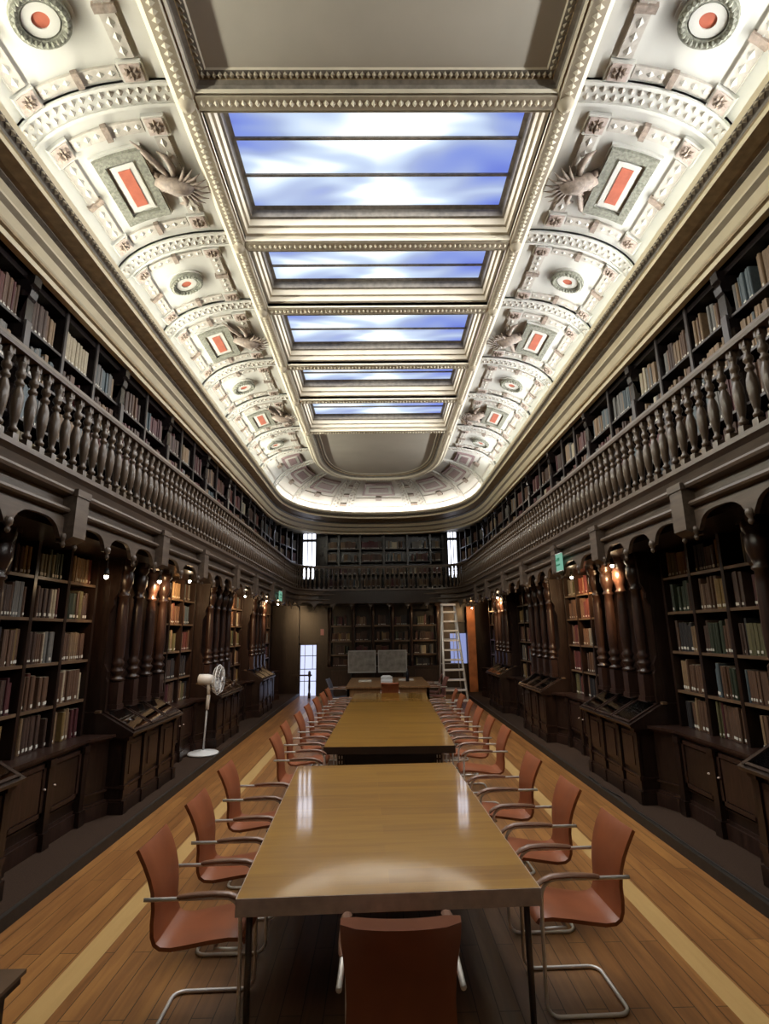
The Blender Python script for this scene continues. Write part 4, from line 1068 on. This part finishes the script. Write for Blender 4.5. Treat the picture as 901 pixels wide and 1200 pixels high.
# ------------------------------------------------------------------ chairs  (local: +x faces the table)
def arc(c, r, a0, a1, n=5): return [(c[0]+r*cos(lerp(a0, a1, i/n)), c[1]+r*sin(lerp(a0, a1, i/n))) for i in range(n+1)]
def shell(prof, halfw, thick, mat, mb, curve=0., top_dip=0., nseg=8):
    """curved upholstered sheet: prof = [(x,z)], width along y"""
    n = len(prof); nor = []
    for i in range(n):
        a, c = prof[max(0, i-1)], prof[min(n-1, i+1)]; dx, dz = c[0]-a[0], c[1]-a[1]; l = sqrt(dx*dx+dz*dz); nor.append((-dz/l, dx/l))
    def pt(i, j, sgn):
        v = -1+2*j/nseg; t = i/(n-1)
        edge = 1-.45*max(0, abs(v)-.8)/.2
        hw = halfw[i] if isinstance(halfw, list) else halfw
        x = prof[i][0]+nor[i][0]*thick*edge*sgn+curve*t*v*v; z = prof[i][1]+nor[i][1]*thick*edge*sgn
        z -= top_dip*(1-v*v)*max(0, t-.6)/.4
        return (x, v*hw, z)
    for sgn in (-1, 1): mb.loft([[pt(i, j, sgn) for j in range(nseg+1)] for i in range(n)], mat, True)
    mb.loft([[pt(i, 0, s) for i in range(n)] for s in (-1, 1)], mat, True); mb.loft([[pt(i, nseg, s) for i in range(n)] for s in (-1, 1)], mat, True)
    mb.loft([[pt(0, j, s) for j in range(nseg+1)] for s in (-1, 1)], mat, True); mb.loft([[pt(n-1, j, s) for j in range(nseg+1)] for s in (-1, 1)], mat, True)
def make_chair(mat='leather'):
    r = thing('conference_chair', 'x', 'chair', (0, 0, 0), 'terracotta conference chairs')
    b = MB(); shell([(.44, .385), (.43, .40), (.36, .402), (.27, .392), (.17, .377), (.10, .368), (.05, .372), (.022, .39)], .168, .016, mat, b); b.build('seat', r)
    b = MB(); shell([(.024, .388), (.010, .42), (.004, .47), (.004, .53), (-.004, .60), (-.022, .66), (-.048, .72), (-.080, .775), (-.088, .785)], [.168, .168, .167, .165, .168, .174, .180, .180, .179], .016, mat, b, curve=.006, top_dip=.010); b.build('backrest', r)
    b = MB(); A = .186; rr = .0095; zt = .582
    def side(sy):
        p = [(-.030, sy*A, zt)] + [(.34, sy*A, zt)]
        p += [(.34+.075*sin(t), sy*A, zt-.075*(1-cos(t))) for t in (.3, .6, .9, 1.2, 1.5)]
        p += [(.420, sy*A, .40), (.425, sy*A, .10)]
        p += [(.425-.06*(1-cos(t)), sy*A, .07-.06*sin(t)) for t in (.0, .4, .8, 1.2, 1.57)]
        p += [(.08, sy*A, .010)]
        return p
    s1 = side(-1); s2 = side(1)
    pts = s1+[(.08-.055*sin(t), -A+.055*(1-cos(t)), .010) for t in (.4, .8, 1.2, 1.57)]+[(.08-.055*sin(t), A-.055*(1-cos(t)), .010) for t in (1.57, 1.2, .8, .4)]+s2[::-1]
    b.tube(pts, rr, 'steel', 8)
    b.tube([(.41, -A, .372), (.30, -A+.02, .366), (.30, A-.02, .366), (.41, A, .372)], .008, 'steel', 6); b.tube([(.10, -.14, .352), (.10, .14, .352)], .008, 'steel', 6)
    b.build('frame', r)
    for sy in (-1, 1):
        b = MB(); rows_ = []
        prof_ = [(.12, .584, .008), (.14, .590, .015), (.20, .596, .018), (.28, .599, .019), (.36, .595, .020), (.41, .578, .019), (.44, .555, .014)]
        for x, z, w in prof_: rows_.append([(x, sy*A+w*cos(2*pi*k/8), z+.012*sin(2*pi*k/8)) for k in range(9)])
        b.loft(rows_, 'pad', True); b.add([rows_[0][k] for k in range(8)], [tuple(range(8))], 'pad'); b.add([rows_[-1][k] for k in range(8)], [tuple(range(8))], 'pad')
        b.build('armrest', r)
    return r
proto = make_chair()
used = [False]
def put_chair(x, y, rot, label, first=proto, scale=1.):
    if not used[0]: c = first; used[0] = True
    else: c = copy_tree(first)
    c.location = (x, y, 0); c.rotation_euler.z = rot; c['label'] = label; c.scale = (scale,)*3
    return c
tag_n = ['first', 'second', 'third', 'fourth', 'fifth', 'sixth', 'seventh']
for k, (xl, yl) in enumerate(((-1.11, 2.995), (-1.125, 3.68), (-1.17, 4.49))):
    put_chair(xl, yl, radians(2+rnd.uniform(-2, 2)), 'terracotta leather armchair at the front table, %s along its fan-side edge' % tag_n[k])
for k, (xr, yr) in enumerate(((1.16, 3.13), (1.16, 3.84), (1.14, 4.62))):
    put_chair(xr, yr, pi+radians(2+rnd.uniform(-2, 2)), 'terracotta leather armchair at the front table, %s along its ladder-side edge' % tag_n[k])
for k, (xl, yl) in enumerate(((-1.03, 5.72), (-1.06, 6.45), (-1.02, 7.22), (-1.0, 7.98), (-.98, 8.80), (-.95, 9.55), (-.93, 10.25))):
    put_chair(xl, yl, radians(-1.2+rnd.uniform(-3, 3)), 'terracotta leather armchair at the long rear table, %s along its fan-side edge' % tag_n[k])
for k, (xr, yr) in enumerate(((1.23, 5.95), (1.22, 6.66), (1.23, 7.42), (1.24, 8.2), (1.24, 9.0), (1.25, 9.8))):
    put_chair(xr, yr, pi+radians(-1.2+rnd.uniform(-3, 3)), 'terracotta leather armchair at the long rear table, %s along its ladder-side edge' % tag_n[k])
put_chair(.03, 2.07, pi/2, 'terracotta leather armchair at the short end of the front table, back turned', scale=1.1)
put_chair(.18, 11.25, pi/2, 'terracotta leather armchair in front of the far desk, behind the long table', scale=1.0)

# ------------------------------------------------------------------ far desk and what is on it
DZ = .66
r = thing('desk', 'broad brown desk beyond the long table, papers on top', 'desk', (.15, 13.0, 0))
b = MB(); b.box(-.75, 1.05, 11.75, 14.1, DZ-.035, DZ, 'desk_wood'); part('desktop', b, r)
b = MB(); b.box(-.72, 1.02, 11.80, 11.83, .30, DZ-.035, 'desk_wood'); part('modesty_panel', b, r)
for sx in (-1, 1):
    for yy in (11.8, 14.0): b = MB(); b.box(.15+sx*.82, .15+sx*.88, yy, yy+.06, 0, DZ-.035, 'black'); part('leg', b, r)
dm = M['leather']
def side_chair(x, y, rot, mat, label):
    c = make_chair(mat); c.location = (x, y, 0); c.rotation_euler.z = rot; c['label'] = label; c['group'] = 'chairs at the far desk'
side_chair(-1.12, 12.4, radians(-8), 'leather_blue', 'dull blue-grey armchair at the fan side of the far desk')
side_chair(1.42, 12.5, pi+radians(6), 'leather_dull', 'dull reddish armchair at the ladder side of the far desk')
side_chair(1.40, 13.3, pi+radians(-6), 'leather_dull', 'dull reddish armchair at the far desk, next to the ladder foot')
def thing_mesh(name, mb, label, cat, at, group=None):
    o = mb.build(name, None, at); o.location = at; return tag(o, label, cat, group)
b = MB(); b.box(-.52, -.22, 12.9, 13.2, DZ, DZ+.02, 'paper'); thing_mesh('paper_stack', b, 'white paper stack on the fan side of the far desk', 'paper', (-.37, 13.05, DZ))
ph = thing('telephone', 'white desk telephone in the middle of the far desk', 'telephone', (.14, 12.6, DZ))
b = MB(); b.prism([(12.45, DZ), (12.45, DZ+.05), (12.75, DZ+.13), (12.78, DZ)], lambda y, z, t: (t, y, z), .0, .26, 'white_plastic'); part('body', b, ph)
b = MB(); b.tube([(.02, 12.56, DZ+.115), (.05, 12.58, DZ+.145), (.20, 12.58, DZ+.145), (.23, 12.56, DZ+.115)], [.03, .022, .022, .03], 'white_plastic', 6); part('handset', b, ph)
b = MB(); b.box(.42, .78, 13.1, 13.35, DZ, DZ+.025, 'paper'); thing_mesh('open_folder', b, 'pale folder lying by the dark bottle on the far desk', 'folder', (.6, 13.2, DZ))
b = MB(); b.lathe((.62, 12.9, DZ), [(.04, 0), (.042, .02), (.042, .16), (.03, .2), (.014, .23), (.014, .28)], 'bottle', 10); thing_mesh('bottle', b, 'dark bottle standing on the far desk before the grey boards', 'bottle', (.62, 12.9, DZ))
b = MB(); b.box(.95, 1.25, 12.3, 12.7, DZ-.03, DZ, 'desk_wood')
# two grey display boards on a dark base
for k, (xa, xb) in enumerate(((-.93, -.13), (-.07, .76))):
    r = thing('display_board', 'grey framed board propped on the end bookcase, %s one' % ('fan-side' if k == 0 else 'ladder-side'), 'display board', ((xa+xb)/2, 15.75, .66), 'grey boards before the end bookcase')
    b = MB(); b.box(xa+.03, xb-.03, 15.74, 15.76, .70, 1.25, 'board'); part('panel', b, r)
    b = MB()
    b.box(xa, xb, 15.73, 15.775, .66, .70, 'grey_plastic'); b.box(xa, xb, 15.73, 15.775, 1.25, 1.28, 'grey_plastic'); b.box(xa, xa+.03, 15.73, 15.775, .7, 1.25, 'grey_plastic'); b.box(xb-.03, xb, 15.73, 15.775, .7, 1.25, 'grey_plastic')
    part('frame', b, r)
    b = MB(); b.box(xa+.2, xb-.2, 15.72, 15.74, .78, .80, 'paper'); b.box(xa+.15, xb-.15, 15.72, 15.74, .90, .93, 'board')
    b = MB(); b.box(xa+.05, xa+.1, 15.76, 15.92, .0, .66, 'black'); b.box(xb-.1, xb-.05, 15.76, 15.92, .0, .66, 'black'); part('leg', b, r)
# pink notice
b = MB(); b.box(-1.76, -1.66, 16.03, 16.05, 1.72, 1.90, 'pink_sign'); thing_mesh('notice', b, 'small pink notice on the dark post beside the end bookcase', 'notice', (-1.71, 16.04, 1.72))

# ------------------------------------------------------------------ step ladder
def ladder():
    r = thing('step_ladder', 'tall white aluminium step ladder standing by the end bookcase', 'ladder', (1.68, 13.2, 0))
    y0, yt = 12.85, 13.25; zt = 2.42; xl0, xl1 = 1.46, 1.53; xr0, xr1 = 2.03, 1.83
    for (a, c) in ((xl0, xl1), (xr0, xr1)):
        b = MB(); b.tube([(a, y0, 0.), (c, yt, zt)], .030, 'aluminium', 6); part('rail', b, r)
        b = MB(); b.tube([(a, 13.95, 0.), (c, yt+.06, zt-.05)], .016, 'aluminium', 6); part('rear_rail', b, r)
    for k in range(10):
        z = .22+k*.225; t = z/zt; y = lerp(y0, yt, t)
        b = MB(); b.box(lerp(xl0, xl1, t), lerp(xr0, xr1, t), y-.05, y+.05, z-.02, z+.02, 'aluminium'); part('step', b, r)
    b = MB(); b.box(xl1-.03, xr1+.03, yt-.06, yt+.14, zt-.02, zt+.03, 'aluminium'); part('top_cap', b, r)
    for k in range(3):
        z = .4+k*.6; t = z/zt; y = lerp(13.95, yt+.06, t); b = MB(); b.tube([(lerp(xl0, xl1, t), y, z), (lerp(xr0, xr1, t), y, z)], .01, 'aluminium', 6); part('rear_brace', b, r)
ladder()

# ------------------------------------------------------------------ standing fan
fx, fy = -2.62, 8.34
r = thing('standing_fan', 'white pedestal fan with round base on the carpeted step', 'fan', (fx, fy, .08))
b = MB(); b.lathe((fx, fy, .08), [(.20, 0), (.222, .006), (.222, .022), (.20, .034), (.06, .045), (.03, .06)], 'white_plastic', 28); part('base', b, r)
b = MB(); b.tube([(fx, fy, .12), (fx+.02, fy, .72)], .014, 'grey_plastic', 8); b.tube([(fx+.02, fy, .70), (fx+.035, fy, .90)], .028, 'white_plastic', 8); part('pole', b, r)
hc = Vector((fx+.17, fy, 1.12)); ax = Vector((1., 0.02, -.03)).normalized(); e1 = Vector((0, 0, 1)); e1 = (e1-ax*e1.dot(ax)).normalized(); e2 = ax.cross(e1)
b = MB(); b.tube([tuple(hc-ax*.30), tuple(hc-ax*.29), tuple(hc-ax*.16), tuple(hc-ax*.05)], [.05, .075, .08, .055], 'white_plastic', 12)
b.tube([(fx+.035, fy, .88), tuple(hc-ax*.15)], .025, 'white_plastic', 8); part('motor_housing', b, r)
b = MB(); R_ = .215
for off_, rr in ((-.045, .85), (.0, 1.), (.045, .85)):
    b.tube([tuple(hc+ax*off_+(e1*cos(t)+e2*sin(t))*R_*rr) for t in [2*pi*i/28 for i in range(28)]], .008 if off_ == 0 else .004, 'white_plastic', 6, closed=True)
for i in range(22):
    t = 2*pi*i/22; dvec = e1*cos(t)+e2*sin(t)
    for s_ in (-1, 1): b.tube([tuple(hc+ax*(.05*s_)+dvec*.04), tuple(hc+ax*(.045*s_)+dvec*R_*.85), tuple(hc+dvec*R_)], .0028, 'white_plastic', 4)
b.tube([tuple(hc+ax*.05), tuple(hc+ax*.06)], .045, 'white_plastic', 10)
part('grille', b, r)
for i in range(3):
    t0 = 2*pi*i/3; b = MB(); rows_ = []
    for q in range(5):
        rad = lerp(.03, .18, q/4); wdt = lerp(.15, .5, min(1, q/2))
        rows_.append([tuple(hc+(e1*cos(t0+wdt*v)+e2*sin(t0+wdt*v))*rad+ax*(.02*v)) for v in (-1, -.5, 0, .5, 1)])
    b.loft(rows_, 'grey_plastic', True); part('blade', b, r)

# ------------------------------------------------------------------ exit signs, lamps, cable, corner cabinet
r = thing('exit_sign', 'lit green exit sign hanging from the gallery edge on the ladder side', 'sign', (2.36, 6.93, 2.56), 'green exit signs')
def exit_sign(sx, y, r):
    b = MB(); b.box(sx*2.33, sx*2.35, y-.16, y+.16, 2.53, 2.75, 'green_sign'); part('panel', b, r)
    b = MB(); f = lambda u, z0, z1, w: b.box(sx*2.327, sx*2.331, y+u-w, y+u+w, z0, z1, 'green_dark')
    f(0, 2.60, 2.62, .10); f(-.04, 2.66, 2.70, .05); f(.06, 2.665, 2.685, .05)
    part('pictogram', b, r)
    b = MB(); b.box(sx*2.325, sx*2.352, y-.165, y+.165, 2.523, 2.53, 'white_plastic'); b.box(sx*2.325, sx*2.352, y-.165, y+.165, 2.75, 2.757, 'white_plastic'); b.box(sx*2.345, sx*2.36, y-.03, y+.03, 2.70, 2.80, 'black'); part('frame', b, r)
exit_sign(1, 6.93, r)
r = thing('exit_sign', 'green exit sign seen edge-on at the gallery edge on the fan side', 'sign', (-2.36, 12.6, 2.56), 'green exit signs'); exit_sign(-1, 12.6, r)

LAMPS = [(1, 15.5, 2.42), (1, 6.05, 2.48), (1, 7.36, 2.48), (1, 12.1, 2.50), (-1, 5.15, 2.33), (-1, 6.41, 2.40), (-1, 7.43, 2.50), (-1, 10.56, 2.50), (-1, 12.56, 2.52), (-1, 14.04, 2.52)]
BRIGHT = {(1, 15.5): 2.2, (1, 6.05): 2.6, (1, 7.36): 2.6, (1, 12.1): 2.6, (-1, 5.15): .35, (-1, 6.41): 1.6, (-1, 7.43): 2.2, (-1, 10.56): 2.8, (-1, 12.56): 2.6, (-1, 14.04): .5}
cnt = {1: 0, -1: 0}
POINTS = []
for sx, y, z in sorted(LAMPS, key=lambda t: t[1]):
    r = thing('spot_lamp', 'small glowing spot lamp under the gallery, %s along the %s side' % (ORD[cnt[sx]], SIDE[sx]), 'lamp', (sx*2.66, y, z), 'spot lamps under the gallery'); cnt[sx] += 1
    b = MB(); b.lathe((sx*2.66, y, z+.02), [(.022, 0), (.026, .03), (.016, .07), (.006, .075)], 'bulb_house', 10); b.tube([(sx*2.66, y, z+.09), (sx*2.66, y, 2.61)], .006, 'bulb_house', 6); part('housing', b, r)
    b = MB(); b.lathe((sx*2.66, y, z-.012), [(.003, 0), (.014, .006), (.020, .018), (.020, .03), (.012, .04)], 'bulb', 10); part('bulb', b, r)
    POINTS.append((sx*2.66, y, z-.03, BRIGHT[(sx, y)]))
b = MB()
for q in ((0, 0),): b.tube([(2.43, 6.75, .09), (2.41, 6.3, .088), (2.45, 5.95, .088), (2.40, 5.6, .09), (2.42, 5.2, .088), (2.415, 4.6, .088), (2.425, 3.6, .088), (2.42, 2.5, .088)], .008, 'black', 6)
tag(b.build('cable'), 'thin dark cable lying along the edge of the carpeted step', 'cable')
# corner of a low cabinet beside the camera
cx0, cx1, cy0, cy1, ch = -2.05, -1.44, 1.30, 2.46, .50
r = thing('side_table', 'dark wooden low table, its moulded corner showing beside the front table', 'table', (-1.75, 1.9, 0))
b = MB(); b.box(cx0, cx1, cy0, cy1, ch-.014, ch, 'shelf_edge_lit'); b.box(cx0+.012, cx1-.012, cy0+.012, cy1-.012, ch-.045, ch-.014, 'wood_dark'); part('tabletop', b, r)
b = MB(); b.box(cx0+.045, cx1-.045, cy0+.045, cy1-.045, .0, ch-.045, 'wood_dark'); b.box(cx0+.03, cx1-.03, cy0+.03, cy1-.03, 0, .06, 'wood_dark'); part('body', b, r)

# ------------------------------------------------------------------ light
def lamp(name, kind, loc, energy, col, **kw):
    l = bpy.data.lights.new(name, kind); l.energy = energy; l.color = col
    for k, v in kw.items(): setattr(l, k, v)
    o = bpy.data.objects.new(name, l); COL.objects.link(o); o.location = loc; return o
K_SKY = 47.
for i in range(5):
    y0, y1 = RIB[i]+.2, RIB[i+1]-.2
    o = lamp('skylight_fill', 'AREA', (0, (y0+y1)/2, 5.93), K_SKY*(y1-y0), (1., .96, .90), shape='RECTANGLE', size=2.4, size_y=(y1-y0), spread=radians(160))  # added unseen lamp below the glass, boosting the skylight
for x, y, z, e in POINTS:
    sxx = 1 if x > 0 else -1
    dv = Vector((sxx*.48, 1., -.42)) if y < 15 else Vector((-1.2, .55, -.5))
    o = lamp('spot_glow', 'SPOT', (x-sxx*.02, y+.02, z-.02), 26.*e, (1., .64, .32), shadow_soft_size=.03, spot_size=radians(92), spot_blend=.6)
    o.rotation_euler = dv.to_track_quat('-Z', 'Y').to_euler()
    lamp('bulb_glow', 'POINT', (x, y, z-.03), 1.0, (1., .66, .34), shadow_soft_size=.03)
def cove_fill(p, q, energy, col, elev=40, z0=5.19, spread=150):  # added unseen area lamps along the cornice to raise the brightness
    p = Vector((p[0], p[1], z0)); q = Vector((q[0], q[1], z0)); d = q-p; ln = d.length; d.normalize()
    inw = Vector((-d.y, d.x, 0)); n = inw*cos(radians(elev))+Vector((0, 0, sin(radians(elev))))
    o = lamp('cove_fill', 'AREA', (p+q)/2+Vector((0, 0, .0)), energy*ln, col, shape='RECTANGLE', size=ln, size_y=.03, spread=radians(spread), specular_factor=.0)
    z = -n; x = d; y = z.cross(x)
    o.rotation_euler = Matrix(((x.x, y.x, -n.x), (x.y, y.y, -n.y), (x.z, y.z, -n.z))).to_euler()
    return o
lip = cornice_plan(2.53)
K_COVE = 3.2; K_LIP = 19.
cove_fill(lip[0], lip[14], K_COVE, (.92, .97, 1.)); cove_fill(lip[-15], lip[-1], K_COVE, (1., .98, .84))
step_ = 4
for a_ in range(14, len(lip)-15, step_): cove_fill(lip[a_], lip[min(a_+step_, len(lip)-15)], K_COVE, (1., .95, .88))
lip2 = cornice_plan(2.50)
cove_fill(lip2[1], lip2[16], K_LIP, (.98, .98, .96), 0, 5.235, 178); cove_fill(lip2[-17], lip2[-2], K_LIP, (1., .965, .80), 0, 5.235, 178)  # added pair above the lip, brightening the opposite cornice and gallery
lamp('orange_glow', 'POINT', (2.62, 15.5, 2.36), 7., (1., .55, .22), shadow_soft_size=.04)
w = bpy.data.worlds.new('world'); sc.world = w; w.use_nodes = True
w.node_tree.nodes['Background'].inputs[0].default_value = (.8, .85, 1, 1); w.node_tree.nodes['Background'].inputs[1].default_value = .0

# ------------------------------------------------------------------ camera
c = import_cam
cam = bpy.data.cameras.new('camera'); co = bpy.data.objects.new('camera', cam); COL.objects.link(co)
cam.sensor_fit = 'VERTICAL'; cam.sensor_height = 36.; cam.lens = c['F']/1200*36.; cam.clip_start = .05; cam.clip_end = 100
P, Yw, Ro = c['P'], c['YAW'], c['ROLL']
f = Vector((sin(Yw)*cos(P), cos(Yw)*cos(P), sin(P))); right = Vector((cos(Yw), -sin(Yw), 0)); up = right.cross(f)
# roll: the scene's up leans to the left in the picture
r2 = right*cos(Ro)+up*-sin(Ro)*-1.; u2 = up*cos(Ro)-right*sin(Ro)*1.
r2 = right*cos(Ro)+up*(-sin(Ro)); u2 = right*sin(Ro)+up*cos(Ro)
m = Matrix((( r2.x, u2.x, -f.x), (r2.y, u2.y, -f.y), (r2.z, u2.z, -f.z)))
co.matrix_world = Matrix.Translation((c['CX'], 0, c['H'])) @ m.to_4x4()
sc.camera = co

# ------------------------------------------------------------------ to metres
for o in list(sc.objects):
    if o.parent is None:
        o.location = o.location*SCALE
        if o.type in ('MESH', 'EMPTY'): o.scale = o.scale*SCALE
        elif o.type == 'LIGHT':
            o.data.energy *= SCALE**2
            if o.data.type == 'AREA': o.data.size *= SCALE; o.data.size_y *= SCALE
            else: o.data.shadow_soft_size *= SCALE
sc.view_settings.view_transform = 'Standard'; sc.view_settings.look = 'None'; sc.view_settings.gamma = 1.; sc.view_settings.use_curve_mapping = False
sc.view_settings.exposure = 0.
sc.cycles.max_bounces = 8; sc.cycles.diffuse_bounces = 5; sc.cycles.glossy_bounces = 4; sc.cycles.transparent_max_bounces = 8
sc.cycles.use_denoising = True; sc.cycles.sample_clamp_indirect = 6.; sc.cycles.caustics_reflective = False; sc.cycles.caustics_refractive = False
